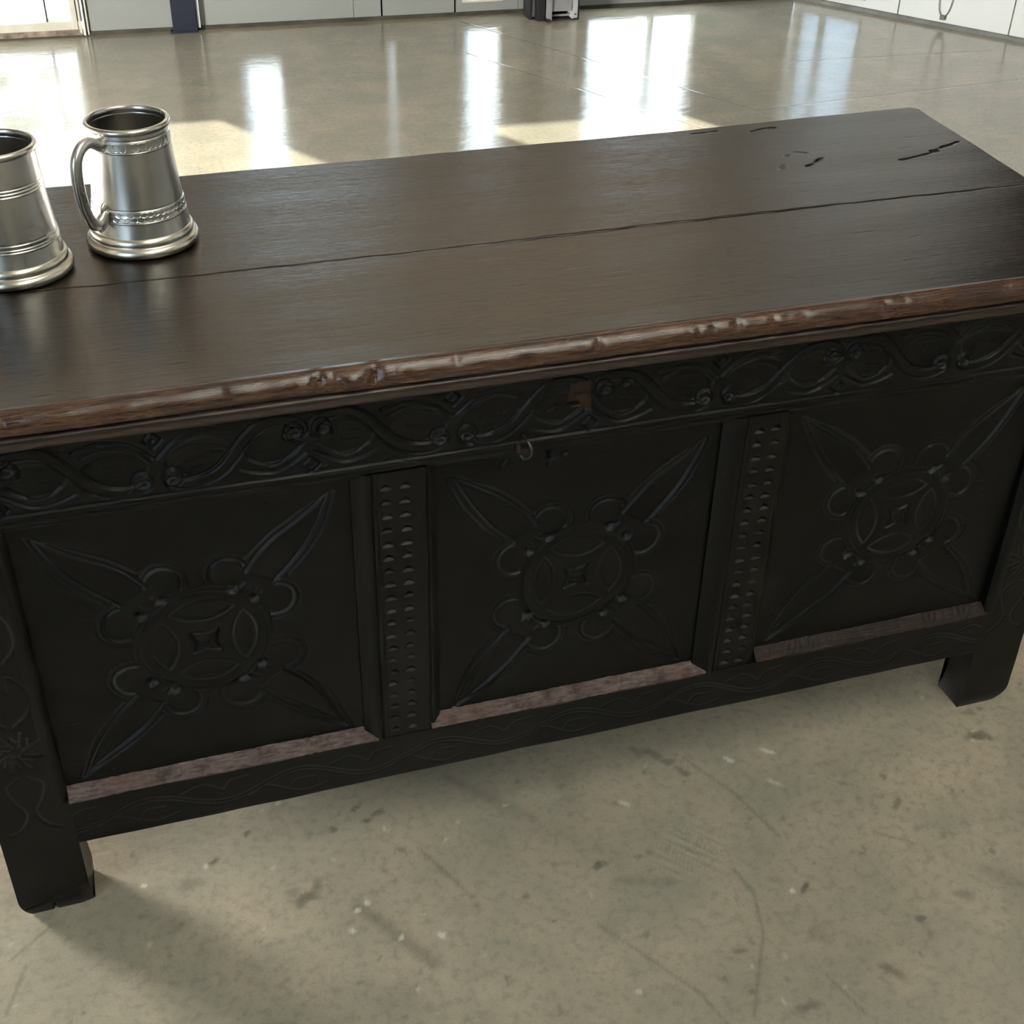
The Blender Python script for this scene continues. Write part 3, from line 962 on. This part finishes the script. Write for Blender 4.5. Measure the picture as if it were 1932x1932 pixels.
def frieze(X, Z):
    zc = 0.5370
    u = ((X - 0.0068 + 0.133 + wobble(X, Z, 0.0022, 30, 3)) % 0.2659) - 0.13295
    A = np.abs(u)
    B = Z - zc + wobble(X, Z, 0.0014, 30, 4)
    H = wobble(X, Z, 0.0006, 40, 5) + wobble(X, Z, 0.0003, 140, 6)
    d = seg_dist(A, B, SB)
    H += groove(np.abs(d - 0.0052), 0.0016, 0.0026)
    H += np.where(d < 0.0052, 0.0004, -0.0006 * np.clip((d - 0.0052) / 0.004, 0, 1))
    D = 0.20 * np.clip(1 - np.abs(d - 0.0052) / 0.0010, 0, 1) * (B < 0.012)  # thin highlights on the scroll edges, painted as pale lines
    for arc, w, dp in ((TOPARC, 0.0019, 0.0026), (TOPARC2, 0.0015, 0.0014), (BOTARC, 0.0019, 0.0026), (BOTARC2, 0.0015, 0.0014)):
        da = seg_dist(A, B, arc)
        H += np.where(d > 0.0040, groove(da, w, dp), 0)
        D = np.maximum(D, 0.38 * np.clip(1 - da / 0.0010, 0, 1))
    for v in VEINS:
        H += groove(seg_dist(A, B, v), 0.0011, 0.0010)
    # leaf hollows
    for (ex, ez, rx, rz) in ((0.0350, -0.0020, 0.0290, 0.0165), (0.1000, -0.0010, 0.0260, 0.0160)):
        q = ((A - ex) / rx) ** 2 + ((B - ez) / rz) ** 2
        H += np.where(d > 0.0052, -0.0018 * np.clip((1 - q) * 6, 0, 1), 0)
        D = np.maximum(D, 0.30 * np.clip(1 - np.abs(q - 0.98) / 0.07, 0, 1) * (B < ez) * (d > 0.0052))  # highlight painted on the lower edge of each hollow
    # scooped bosses with a groove round them
    for (bx, bz) in ((0.0130, -0.0155), (0.1205, 0.0135)):
        r = np.hypot(A - bx, B - bz)
        H += np.where(r < 0.0085, 0.0030 * np.clip((0.0085 - r) / 0.002, 0, 1), 0) + groove(np.abs(r - 0.0086), 0.0015, 0.0016)
        w = (B - bz) / 0.0062
        H += -0.0040 * np.clip(1 - (r / 0.0066) ** 2, 0, 1) ** 0.5 * np.clip(0.95 - 0.55 * w, 0.25, 1.5)
        D = np.maximum(D, 0.35 * np.clip(1 - np.abs(r - 0.0068) / 0.0014, 0, 1) * (B < bz - 0.002))  # lit lower lips of the bosses, painted pale
    # little lozenges at the top and bottom
    for (ax, bz) in ((0.0, 0.0240), (0.13295, -0.0245)):
        dm = np.abs(A - ax) + np.abs(B - bz)
        H += groove(np.abs(dm - 0.0085), 0.0018, 0.0024) + scoop(A, B, ax, bz, 0.0028, 0.0016)
    # run-moulding under the carving
    low = Z < 0.5035
    H = np.where(low, wobble(X, Z, 0.0003, 40, 8), H)
    zl = np.abs(Z - 0.5045 + 0.0012 * np.sin(X * 9))
    H += groove(zl, 0.0013, 0.0016) + groove(np.abs(Z - 0.4985), 0.0011, 0.0010)
    D = np.where(low, 0, D)
    D *= np.clip(0.5 + wobble(X, Z, 0.7, 70, 35), 0, 1)
    D = np.maximum(D, 0.55 * np.clip(1 - zl / 0.0011, 0, 1) * np.clip(0.55 + wobble(X, Z, 0.5, 25, 36), 0.1, 1))  # bright line of the moulding, a painted highlight
    H += np.where(Z < 0.4950, -0.0040 * np.clip((0.4950 - Z) / 0.006, 0, 1), 0)
    # lock mortise broken through the carving
    hole = ((X > 0.3846) & (X < 0.4095) & (Z > 0.5355) & (Z < 0.5585)) | ((X > 0.3975) & (X < 0.4108) & (Z > 0.5265) & (Z < 0.537))
    H = np.where(hole, -0.0085, H)
    H += scoop(X, Z, 0.4425, 0.5535, 0.0060, 0.0030) + scoop(X, Z, 0.2890, 0.5150, 0.0075, 0.0022)
    # chips and wear
    r = np.random.default_rng(31)
    for k in range(90):
        px, pz = r.uniform(XB, XC), r.uniform(0.492, 0.565)
        dd_ = seg_dist(X, Z, [(px, pz), (px + r.uniform(-0.01, 0.01), pz + r.uniform(-0.003, 0.003))])
        H += groove(dd_, 0.0013, r.uniform(0.0004, 0.0012))
        if k % 3 == 0:
            D = np.maximum(D, 0.5 * np.clip(1 - dd_ / 0.0010, 0, 1))
    return H, D
relief('top_rail', XB - 0.0005, XC + 0.0005, 0.488, ZT1, 0.0, 0.026, 0.00105, frieze, M['oak'], chest)

# bottom rail with a scratched vine
def vine(X, Z):
    zc = 0.1235 + wobble(X, Z, 0.0012, 20, 12)
    ph = 2 * np.pi * (X + 0.0540) / 0.1545
    c = zc + 0.0125 * np.cos(ph)
    H = wobble(X, Z, 0.0006, 40, 13) + wobble(X, Z, 0.0003, 120, 14)
    sl = np.sqrt(1 + (0.0125 * 2 * np.pi / 0.1545 * np.sin(ph)) ** 2)
    fade = 0.45 + 0.55 * np.clip(np.sin(X * 21 + 1.0) * 0.5 + 0.6, 0, 1)
    D = np.zeros_like(X)
    for o in (-0.0024, 0.0024):
        gd = np.abs(Z - c - o) / sl
        H += fade * groove(gd, 0.0014, 0.0013)
        D = np.maximum(D, 0.55 * fade * np.clip(1 - gd / 0.0011, 0, 1))
    # leaves: arcs in the hollows of the wave, folded to one period
    u = ((X + 0.0540 + 0.07725) % 0.1545) - 0.07725
    for arc in (catmull([(-0.055, -0.012), (-0.035, -0.002), (-0.012, -0.014)], 5), catmull([(-0.012, -0.014), (-0.004, -0.002), (0.016, -0.002)], 5),
                catmull([(-0.012, -0.014), (0.006, -0.020), (0.028, -0.014)], 5)):
        gd = seg_dist(u, Z - zc, arc)
        H += fade * groove(gd, 0.0013, 0.0011)
        D = np.maximum(D, 0.5 * fade * np.clip(1 - gd / 0.0011, 0, 1))
    u2 = np.where(u > 0, u - 0.07725, u + 0.07725)
    for arc in (catmull([(-0.045, 0.010), (-0.022, 0.017), (-0.002, 0.004)], 5), catmull([(-0.002, 0.004), (0.006, 0.015), (0.026, 0.018)], 5)):
        gd = seg_dist(u2, Z - zc, arc)
        H += fade * groove(gd, 0.0013, 0.0011)
        D = np.maximum(D, 0.5 * fade * np.clip(1 - gd / 0.0011, 0, 1))
    H += np.where(Z < ZB0 + 0.003, -0.002 * ((ZB0 + 0.003 - Z) / 0.003) ** 2, 0)
    return H, D
relief('bottom_rail', XB - 0.0005, XC + 0.0005, ZB0, ZB1, 0.0, 0.026, 0.0011, vine, M['oak'], chest)

# dusty chamfered sills under each panel
def sill(a, b, worn, seed):
    r = np.random.default_rng(seed)
    n = int((b - a) / 0.004) + 1
    V, F = [], []
    for i in range(n):
        x = a + (b - a) * i / (n - 1)
        j1, j2 = r.normal(0, 0.00045), r.normal(0, 0.00035)
        prof = [(0.0006, 0.1515), (-0.0006, 0.1553 + j1), (0.0030, 0.1592 + j2), (0.0105, 0.1645 + j1), (0.0142, 0.1672 + j2), (0.0150, 0.1515)]
        V += [(x, y, z) for (y, z) in prof]
    k = 6
    for i in range(n - 1):
        for q in range(k):
            F.append((i * k + q, (i + 1) * k + q, (i + 1) * k + (q + 1) % k, i * k + (q + 1) % k))
    F += [tuple(range(k))[::-1], tuple((n - 1) * k + q for q in range(k))]
    me = bpy.data.meshes.new('sill')
    me.from_pydata(V, [], F)
    bm = bmesh.new()
    bm.from_mesh(me)
    bmesh.ops.recalc_face_normals(bm, faces=bm.faces)
    bm.to_mesh(me)
    bm.free()
    o = obj('sill', me, M['sill'] if not worn else M['sill_worn'], chest)
    o['label'] = 'dusty pinkish brown sill' if not worn else 'worn red brown sill'
sill(-0.130, 0.1880, False, 1)
sill(0.2465, 0.5690, False, 2)
sill(0.6330, 0.9400, True, 3)

# corner stiles that run down into the legs
def stile_h(xc, seed, left):
    def f(X, Z):
        H = wobble(X, Z, 0.0008, 40, seed) + wobble(X, Z, 0.0003, 130, seed + 1)
        s = 1 if left else -1
        u = (X - xc) * s
        lines = []
        for k in range(8):
            t = k * math.pi / 4 + 0.2
            lines.append([(0.006 * math.cos(t), 0.234 + 0.006 * math.sin(t)), (0.024 * math.cos(t + 0.25), 0.234 + 0.026 * math.sin(t + 0.25))])
        for k in range(8):
            t = k * math.pi / 4 + 0.55
            lines.append([(0.013 * math.cos(t), 0.234 + 0.013 * math.sin(t)), (0.019 * math.cos(t + 0.3), 0.234 + 0.021 * math.sin(t + 0.3))])
        for flip in (-1, 1):
            lines.append(catmull([(flip * 0.005, 0.200), (flip * 0.017, 0.188), (flip * 0.013, 0.168), (flip * 0.005, 0.150), (flip * 0.012, 0.132), (flip * 0.024, 0.124)], 6))
            lines.append(catmull([(flip * 0.003, 0.268), (flip * 0.020, 0.285), (flip * 0.022, 0.312), (flip * 0.008, 0.330), (flip * 0.006, 0.310)], 6))
            lines.append(catmull([(flip * 0.008, 0.345), (flip * 0.022, 0.365), (flip * 0.020, 0.395), (flip * 0.006, 0.405)], 6))
            lines.append(catmull([(flip * 0.006, 0.430), (flip * 0.021, 0.445), (flip * 0.018, 0.475)], 6))
        amp = 1.0 if left else 0.55
        D = np.zeros_like(X)
        for ln in lines:
            gd = seg_dist(u, Z, ln)
            H += amp * groove(gd, 0.0017, 0.0018)
            D = np.maximum(D, 0.6 * amp * np.clip(1 - gd / 0.0013, 0, 1))
        D *= np.clip(0.6 + wobble(X, Z, 0.5, 90, seed + 3), 0, 1)
        ed = (XB - X) if left else (X - XC)
        H += groove(np.abs(ed - 0.0135), 0.0012, 0.0007) * (Z > 0.155)
        # soft chamfer along the panel side above the sill, and worn foot
        H += np.where((ed < 0.006) & (Z > 0.156) & (Z < 0.487), -0.006 * np.clip((0.006 - ed) / 0.006, 0, 1) ** 1.5, 0)
        H += np.where(Z < 0.020, -0.004 * ((0.020 - Z) / 0.020) ** 2, 0)
        if left:
            H += groove(seg_dist(X, Z, catmull([(-0.1985, 0.0136), (-0.170, 0.0190), (-0.150, 0.0245), (-0.128, 0.0300)], 4)), 0.0016, 0.0022)
            H += groove(seg_dist(X, Z, [(-0.1685, 0.000), (-0.1690, 0.011)]), 0.0022, 0.0060)
            H += np.where((Z < 0.026) & (X > -0.140), -0.0035 * np.clip((X + 0.140) / 0.010, 0, 1), 0)
        return H, D
    return f
def stile_warp(left):
    def w(V):
        V = V.copy()
        z = V[:, 2]
        k = np.clip((0.028 - z) / 0.028, 0, 1) ** 2
        if left:
            V[:, 0] += np.where(V[:, 0] < -0.17, 0.010 * k, 0) * np.clip((-0.17 - V[:, 0]) / 0.033, 0, 1)
            fl = np.clip((0.085 - z) / 0.06, 0, 1) * np.clip((z + 0.03) / 0.05, 0, 1)
            V[:, 0] += 0.0035 * fl * np.clip((V[:, 0] + 0.16) / 0.03, 0, 1) * (V[:, 1] > 0.006)
        else:
            V[:, 0] -= 0.016 * k * np.clip((V[:, 0] - 0.965) / 0.04, 0, 1)
            fl = np.clip(np.sin(np.clip(z / 0.092, 0, 1) * np.pi * 1.25), -0.6, 1)
            V[:, 0] += 0.0045 * fl * np.clip((0.975 - V[:, 0]) / 0.03, 0, 1) * (V[:, 1] > 0.004) * (z < 0.09)
        return V
    return w
relief('stile', XA, XB, 0.0, ZT1, 0.0, 0.046, 0.00125, stile_h(-0.1665, 41, True), M['oak_v'], chest, stile_warp(True))
relief('stile', XC, XD, 0.0, ZT1, 0.0, 0.046, 0.00125, stile_h(0.974, 42, False), M['oak_v'], chest, stile_warp(False))
# carcass behind
YB = 0.445
for (a, b) in ((XA, XA + 0.07), (XD - 0.068, XD)):
    box('rear_leg', (a, b, YB - 0.05, YB, 0.0, ZT1), M['carcass'], chest, 0.002)
for (a, b, y) in ((XA + 0.004, XA + 0.030, 0), (XD - 0.030, XD - 0.004, 0)):
    box('end_rail', (a, b, 0.046, YB - 0.05, 0.50, ZT1), M['carcass'], chest, 0.001)
    box('end_rail', (a, b, 0.046, YB - 0.05, 0.0935, 0.165), M['carcass'], chest, 0.001)
    box('end_panel', (a + 0.008, b - 0.008, 0.046, YB - 0.05, 0.165, 0.50), M['carcass'], chest)
box('back_board', (XA + 0.07, XD - 0.068, YB - 0.03, YB - 0.008, 0.0935, ZT1), M['carcass'], chest)
box('bottom_board', (XA + 0.02, XD - 0.02, 0.030, YB - 0.03, 0.105, 0.120), M['carcass'], chest)

# lock remains and hasp ring
lk = box('lock_plate', (0.3840, 0.4112, 0.0070, 0.0100, 0.5262, 0.5590), M['rust'], chest)
lk['label'] = 'rusty iron lock plate in a broken mortise'
box('keyhole', (0.3870, 0.3925, 0.0060, 0.0072, 0.5475, 0.5570), M['black'], lk)
box('lock_bar', (0.3925, 0.4050, 0.0035, 0.0072, 0.5420, 0.5450), M['rust'], lk, 0.0006)
box('lock_lip', (0.3866, 0.3965, -0.0015, 0.0060, 0.5348, 0.5368), M['iron'], lk, 0.0006)
rg = catmull([(0.3395, 0.004, 0.5110), (0.3420, -0.009, 0.5095), (0.3450, -0.014, 0.5010), (0.3430, -0.011, 0.4925), (0.3400, -0.006, 0.4885), (0.3375, -0.002, 0.4905)], 6)
ring = tube('hasp_ring', [Vector(p) for p in rg], [0.0015] * len(rg), M['iron'], chest, 10)
ring['label'] = 'bent iron wire ring'
box('hasp_pin', (0.3330, 0.3372, -0.0040, 0.006, 0.4935, 0.5030), M['rust'], ring, 0.001)

# ---- lid
lid = bpy.data.objects.new('lid', None)
COL.objects.link(lid)
lid.location = (0.40, 0.22, 0.59)
lid.parent = chest
lid.matrix_parent_inverse = parent_world(chest).inverted()
lid['label'] = 'two plank lid with rounded worn front edge'
LX0 = -0.226
ZTOP = 0.620
YN = -0.0165
def seam_y(x):
    return 0.1945 + 0.0065 * np.clip((-0.02 - x) / 0.1, 0, 1) ** 1.0 - 0.0012 * np.sin(x * 7) + 0.0018 * (x - 0.4) + 0.0005 * np.sin(x * 61) + 0.0004 * np.sin(x * 133 + 1)
def back_y(x):
    return 0.4590 + 0.032 * (x - 0.32) ** 2 + 0.0006 * np.sin(x * 17) + 0.0004 * np.sin(x * 53) - 0.0016 * np.exp(-((x - 0.40) / 0.012) ** 2)
def right_x(y):
    return 1.0190 + (y - 0.2178) * 0.046
CRACKS = [  # polyline, half width, depth
    ([(0.905, 0.302), (0.935, 0.309), (0.965, 0.318)], 0.0021, 0.003),
    ([(0.955, 0.318), (0.985, 0.330), (1.008, 0.340)], 0.0023, 0.003),
    ([(0.786, 0.312), (0.800, 0.319), (0.816, 0.332)], 0.0028, 0.0018),
    ([(0.775, 0.345), (0.790, 0.358), (0.806, 0.352)], 0.0018, 0.0012),
    ([(0.700, 0.446), (0.715, 0.4475), (0.735, 0.4495)], 0.0028, 0.0014),
    ([(0.776, 0.438), (0.795, 0.444), (0.812, 0.4435), (0.800, 0.4395)], 0.0030, 0.0014),
    ([(0.752, 0.310), (0.760, 0.322)], 0.0028, 0.0012),
]
def lid_plank(name, yf, yb, front):
    nx = 520
    ny = 190 if front else 230
    tx = np.linspace(0, 1, nx)
    ty = np.linspace(0, 1, ny)
    TX, TY = np.meshgrid(tx, ty)
    xr = 1.02
    Xa = LX0 + TX * (xr - LX0)
    Y = yf(Xa) * (1 - TY) + yb(Xa) * TY
    xe = right_x(Y)
    if not front:                       # rounded back corner
        rr = 0.020
        dy = np.clip((Y - (yb(Xa) - rr)) / rr, 0, 1)
        xe = xe - rr * (1 - np.sqrt(np.clip(1 - dy * dy, 0, 1)))
    X = LX0 + TX * (xe - LX0)
    H = wobble(X, Y, 0.0006, 9, 61 + front) + wobble(X * 0.3, Y, 0.00025, 90, 63 + front)
    H *= np.clip((Y - YN - 0.001) / 0.03, 0, 1)
    crack = np.zeros_like(X)
    for pts, w, dp in CRACKS:
        d = seg_dist(X, Y, catmull(pts, 5)) + 0.0007 + wobble(X, Y, 0.0007, 330, 5)
        prof = np.clip(1 - (d / w) ** 2, 0, 1)
        H -= dp * prof
        crack = np.maximum(crack, np.clip(prof * 1.3, 0, 1) * (0.85 if dp > 0.0025 else 0.5))
    rnd = np.random.default_rng(77 + front)
    for k in range(90):
        px, py = rnd.uniform(LX0, 1.0), rnd.uniform(-0.02, 0.45)
        L = rnd.uniform(0.004, 0.022)
        d = seg_dist(X, Y, [(px, py), (px + L, py + rnd.uniform(-0.0012, 0.0022))])
        pr = np.clip(1 - (d / 0.0012) ** 2, 0, 1)
        H -= 0.0002 * pr
        crack = np.maximum(crack, 0.35 * pr)
    # eased edges
    e = 0.0020
    if front:
        dE = (seam_y(X) - Y)
    else:
        dE = np.minimum(Y - seam_y(X), back_y(X) - Y)
    dE = np.minimum(dE, right_x(Y) - X)
    H -= 0.0022 * np.clip(1 - dE / e, 0, 1) ** 2
    Z = ZTOP + H
    V = np.stack([X, Y, Z], -1).reshape(-1, 3)
    idx = np.arange(nx * ny).reshape(ny, nx)
    F = np.stack([idx[:-1, :-1], idx[:-1, 1:], idx[1:, 1:], idx[1:, :-1]], -1).reshape(-1, 4)
    ringi = np.concatenate([idx[0, :-1], idx[:-1, -1], idx[-1, :0:-1], idx[:0:-1, 0]])
    nr = len(ringi)
    top = V[ringi].copy()
    bot = top.copy()
    bot[:, 2] = 0.5915
    b0 = len(V)
    V = np.concatenate([V, top, bot])
    k = np.arange(nr)
    S = np.stack([b0 + k, b0 + nr + k, b0 + nr + (k + 1) % nr, b0 + (k + 1) % nr], -1)
    c = b0 + nr
    T = np.array([[c, c + 2 * (nx - 1) + ny - 1, c + nx - 1 + ny - 1, c + nx - 1]])
    sm = np.concatenate([np.full(len(F), True), np.full(len(S) + len(T), False)])
    cr = np.concatenate([crack.ravel(), crack.ravel()[ringi], np.zeros(nr)])
    me = npmesh(name, V, [F, S, T], sm, {'crack': cr})
    return obj(name, me, M['lid'], lid)
pf = lid_plank('plank', lambda x: np.full_like(x, YN), lambda x: seam_y(x) - 0.0005, True)
pb = lid_plank('plank', lambda x: seam_y(x) + 0.0005, back_y, False)

# rounded, knocked-about front edge of the lid
def nosing():
    n = 620
    prof = [(0.0, 0.0), (-0.0035, -0.0003), (-0.0070, -0.0014), (-0.0102, -0.0034), (-0.0128, -0.0062), (-0.0143, -0.0096), (-0.0148, -0.0130),
            (-0.0143, -0.0164), (-0.0130, -0.0192), (-0.0108, -0.0212), (-0.0070, -0.0224), (0.0, -0.0228)]
    k = len(prof)
    xs = np.linspace(LX0, 1.0085, n)
    P = np.array(prof)
    X = np.repeat(xs[:, None], k, 1)
    Y = YN + np.repeat(P[None, :, 0], n, 0)
    Z = ZTOP + np.repeat(P[None, :, 1], n, 0)
    am = np.abs(P[:, 0]) / 0.0148
    amp = np.repeat(am[None, :], n, 0)
    dent = wobble(X, Z * 0.5, 0.0008, 40, 91) + wobble(X, Z, 0.0005, 150, 92)
    rnd = np.random.default_rng(93)
    for q in range(60):
        cx, cz = rnd.uniform(LX0, 1.0), ZTOP - rnd.uniform(0.001, 0.020)
        w, dp = rnd.uniform(0.002, 0.007), rnd.uniform(0.0005, 0.0018)
        dent -= dp * np.exp(-((X - cx) / w) ** 2 - ((Z - cz) / 0.004) ** 2)
    # knot and chips left of the middle, long undercut crack
    for cx, w, dp in ((0.176, 0.010, -0.0035), (0.196, 0.006, 0.0050), (0.148, 0.005, 0.0038), (0.160, 0.004, 0.0020), (0.535, 0.006, 0.0026), (0.690, 0.004, 0.0018), (0.40, 0.005, 0.0016)):
        dent -= dp * np.exp(-((X - cx) / w) ** 2) * np.clip(1.2 - np.abs(Z - ZTOP + 0.008) / 0.010, 0, 1)
    dent -= 0.0055 * np.exp(-((X - 0.10) / 0.055) ** 4) * np.clip((ZTOP - 0.0145 - Z) / 0.004, 0, 1)
    nose = np.repeat((np.arange(k) > 0)[None, :], n, 0) & np.repeat((np.arange(k) < k - 1)[None, :], n, 0)
    Y = Y - dent * amp * nose
    Z = Z + np.minimum(dent, 0) * 0.5 * amp * nose
    V = np.stack([X, Y, Z], -1).reshape(-1, 3)
    idx = np.arange(n * k).reshape(n, k)
    a, b = idx[:-1], idx[1:]
    F = np.stack([a[:, :-1], b[:, :-1], b[:, 1:], a[:, 1:]], -1)[:, :, ::-1].reshape(-1, 4)
    C = np.stack([a[:, -1], b[:, -1], b[:, 0], a[:, 0]], -1)[:, ::-1]
    me = npmesh('nosing', V, [F, C], np.concatenate([np.full(len(F), True), np.full(len(C), False)]))
    bm = bmesh.new()
    bm.from_mesh(me)
    bm.verts.ensure_lookup_table()
    bm.faces.new([bm.verts[int(i)] for i in idx[0]])
    bm.faces.new([bm.verts[int(i)] for i in idx[-1]][::-1])
    bmesh.ops.recalc_face_normals(bm, faces=bm.faces)
    bm.to_mesh(me)
    bm.free()
    o = obj('nosing', me, M['edge'], lid)
    o['label'] = 'worn red brown rounded front edge'
nosing()
def under_moulding():
    n = 320
    prof = [(-0.0100, 0.5970), (-0.0285, 0.5965), (-0.0295, 0.5945), (-0.0270, 0.5925), (-0.0235, 0.5895), (-0.0225, 0.5850), (-0.0215, 0.5815), (-0.0165, 0.5795), (-0.0010, 0.5790), (-0.0010, 0.5970)]
    k = len(prof)
    V, F = [], []
    for i in range(n):
        x = LX0 + 0.006 + (1.0065 - LX0 - 0.006) * i / (n - 1)
        j = 0.0004 * math.sin(x * 43) + 0.0003 * math.sin(x * 119 + 2) + RNG.normal(0, 0.00008)
        V += [(x, y - (j if 0 < q < k - 2 else 0), z + 0.5 * j) for q, (y, z) in enumerate(prof)]
    for i in range(n - 1):
        for q in range(k):
            F.append((i * k + q, (i + 1) * k + q, (i + 1) * k + (q + 1) % k, i * k + (q + 1) % k))
    F += [tuple(range(k)), tuple((n - 1) * k + q for q in range(k))]
    me = bpy.data.meshes.new('edge_moulding')
    me.from_pydata(V, [], F)
    bm = bmesh.new()
    bm.from_mesh(me)
    bmesh.ops.recalc_face_normals(bm, faces=bm.faces)
    bm.to_mesh(me)
    bm.free()
    for p in me.polygons:
        p.use_smooth = len(p.vertices) == 4
    obj('edge_moulding', me, M['mould'], lid)
under_moulding()

# ================================================================== TANKARDS
def tankard(name, label, loc, rot, hammered):
    t = thing(name, label, 'tankard', loc, 'pewter tankards on the chest lid')
    t.rotation_euler = (0, 0, rot)
    def part(nm, me, mat, par=t):
        o = bpy.data.objects.new(nm, me)
        me.materials.append(mat)
        COL.objects.link(o)
        o.parent = par
        return o
    def rb(z):
        q = (z - 0.018) / (0.118 - 0.018)
        return 0.0478 - 0.0098 * q - 0.0014 * math.sin(math.pi * min(max(q, 0), 1))
    outer = [(rb(z), z) for z in np.linspace(0.016, 0.118, 60)]
    rings = (0.0345, 0.0455, 0.1015, 0.1115) if hammered else (0.034, 0.0365, 0.0405, 0.0845, 0.0875, 0.0905)
    def prof_r(z):
        r = rb(z)
        for g in rings:
            r += (0.00055 if hammered else 0.0004) * math.exp(-((z - g) / 0.00055) ** 2) - 0.00035 * math.exp(-((z - g - 0.0012) / 0.0006) ** 2)
        return r
    outer = [(prof_r(z), z) for z in np.linspace(0.016, 0.119, 240)]
    inner = [(rb(z) - 0.0018, z) for z in np.linspace(0.119, 0.012, 30)] + [(0.036, 0.0105), (0.0005, 0.0105)]
    part('body', lathe_mesh('body', outer + inner, 112), M['pewter'])
    part('rim', lathe_mesh('rim', [(0.0372, 0.1172), (0.0388, 0.1174), (0.0401, 0.1184), (0.0408, 0.1202), (0.0405, 0.1221), (0.0393, 0.1235), (0.0379, 0.1239), (0.0368, 0.1235), (0.03615, 0.1222), (0.0359, 0.1200), (0.0359, 0.1172), (0.0372, 0.1172)], 112), M['pewter'])
    part('foot', lathe_mesh('foot', [(0.0005, 0.0), (0.0510, 0.0), (0.0532, 0.0010), (0.0546, 0.0034), (0.0548, 0.0060), (0.0538, 0.0086), (0.0520, 0.0102), (0.0506, 0.0106), (0.0502, 0.0118), (0.0507, 0.0136), (0.0503, 0.0160), (0.0492, 0.0180), (0.0478, 0.0192), (0.0465, 0.0196), (0.0450, 0.0150), (0.0005, 0.0100)], 112), M['pewter_lite'])
    if hammered:
        for z0, z1, rows, cnt in ((0.0355, 0.0448, 2, 46), (0.1025, 0.1108, 1, 40)):
            zz = np.linspace(z0, z1, 22)
            prof = [(rb(z0) - 0.001, z0)] + [(rb(z) + 0.0004, z) for z in zz] + [(rb(z1) - 0.001, z1)]
            r = np.random.default_rng(int(z0 * 1e5))
            jit = r.uniform(0.15, 1.2, 400)
            def dim(T, Z, R, z0=z0, z1=z1, rows=rows, cnt=cnt, jit=jit):
                q = np.clip((Z - z0) / (z1 - z0), 0, 0.999)
                row = np.floor(q * rows)
                a = T / (2 * np.pi) * cnt + 0.5 * row
                cell = np.floor(a).astype(int) % cnt
                u = (a - np.floor(a)) * 2 - 1
                w = (q * rows - row) * 2 - 1
                h = np.clip(1 - u * u - w * w, 0, 1)
                return -0.0012 * np.sqrt(h) * jit[(cell + row.astype(int) * 97) % 400] * ((Z > z0) & (Z < z1))
            part('hammered_band', lathe_mesh('hammered_band', prof, 744, dim), M['pewter'])
    # handle in the local x-z plane
    hp = catmull([(0.0355, 0.1075), (0.0440, 0.1110), (0.0540, 0.1155), (0.0650, 0.1130), (0.0730, 0.1030), (0.0755, 0.0860), (0.0745, 0.0680), (0.0710, 0.0510), (0.0655, 0.0405), (0.0585, 0.0370), (0.0520, 0.0400), (0.0475, 0.0445), (0.0435, 0.0465)], 6)
    nr = len(hp)
    rad = []
    for i in range(nr):
        q = i / (nr - 1)
        rad.append(0.0050 + 0.0010 * math.sin(q * 3.14) + (0.0010 if q < 0.08 else 0) - (0.0008 if q > 0.92 else 0))
    h = tube('handle', [Vector((p[0], 0, p[1])) for p in hp], rad, M['pewter'], None, 18, (1.0, 0.85), up=Vector((0, 1, 0)))
    h.parent = t
    sc = catmull([(0.0590, 0.0330), (0.0530, 0.0352), (0.0485, 0.0420), (0.0470, 0.0480), (0.0440, 0.0500)], 6)
    s = tube('thumb_scroll', [Vector((p[0], 0, p[1])) for p in sc], [0.0036, *([0.0046] * (len(sc) - 2)), 0.0034], M['pewter_lite'], None, 14, (1.35, 0.6), up=Vector((0, 1, 0)))
    s.parent = h
    return t
tankard('pewter_tankard', 'pewter tankard with hammered bands and handle turned left on the chest lid', (0.0305, 0.2920, ZTOP), math.atan2(-0.716, -0.697), True)
tankard('pewter_tankard', 'pewter tankard with plain engraved lines cut off by the left edge', (-0.0925, 0.2515, ZTOP), math.radians(165), False)
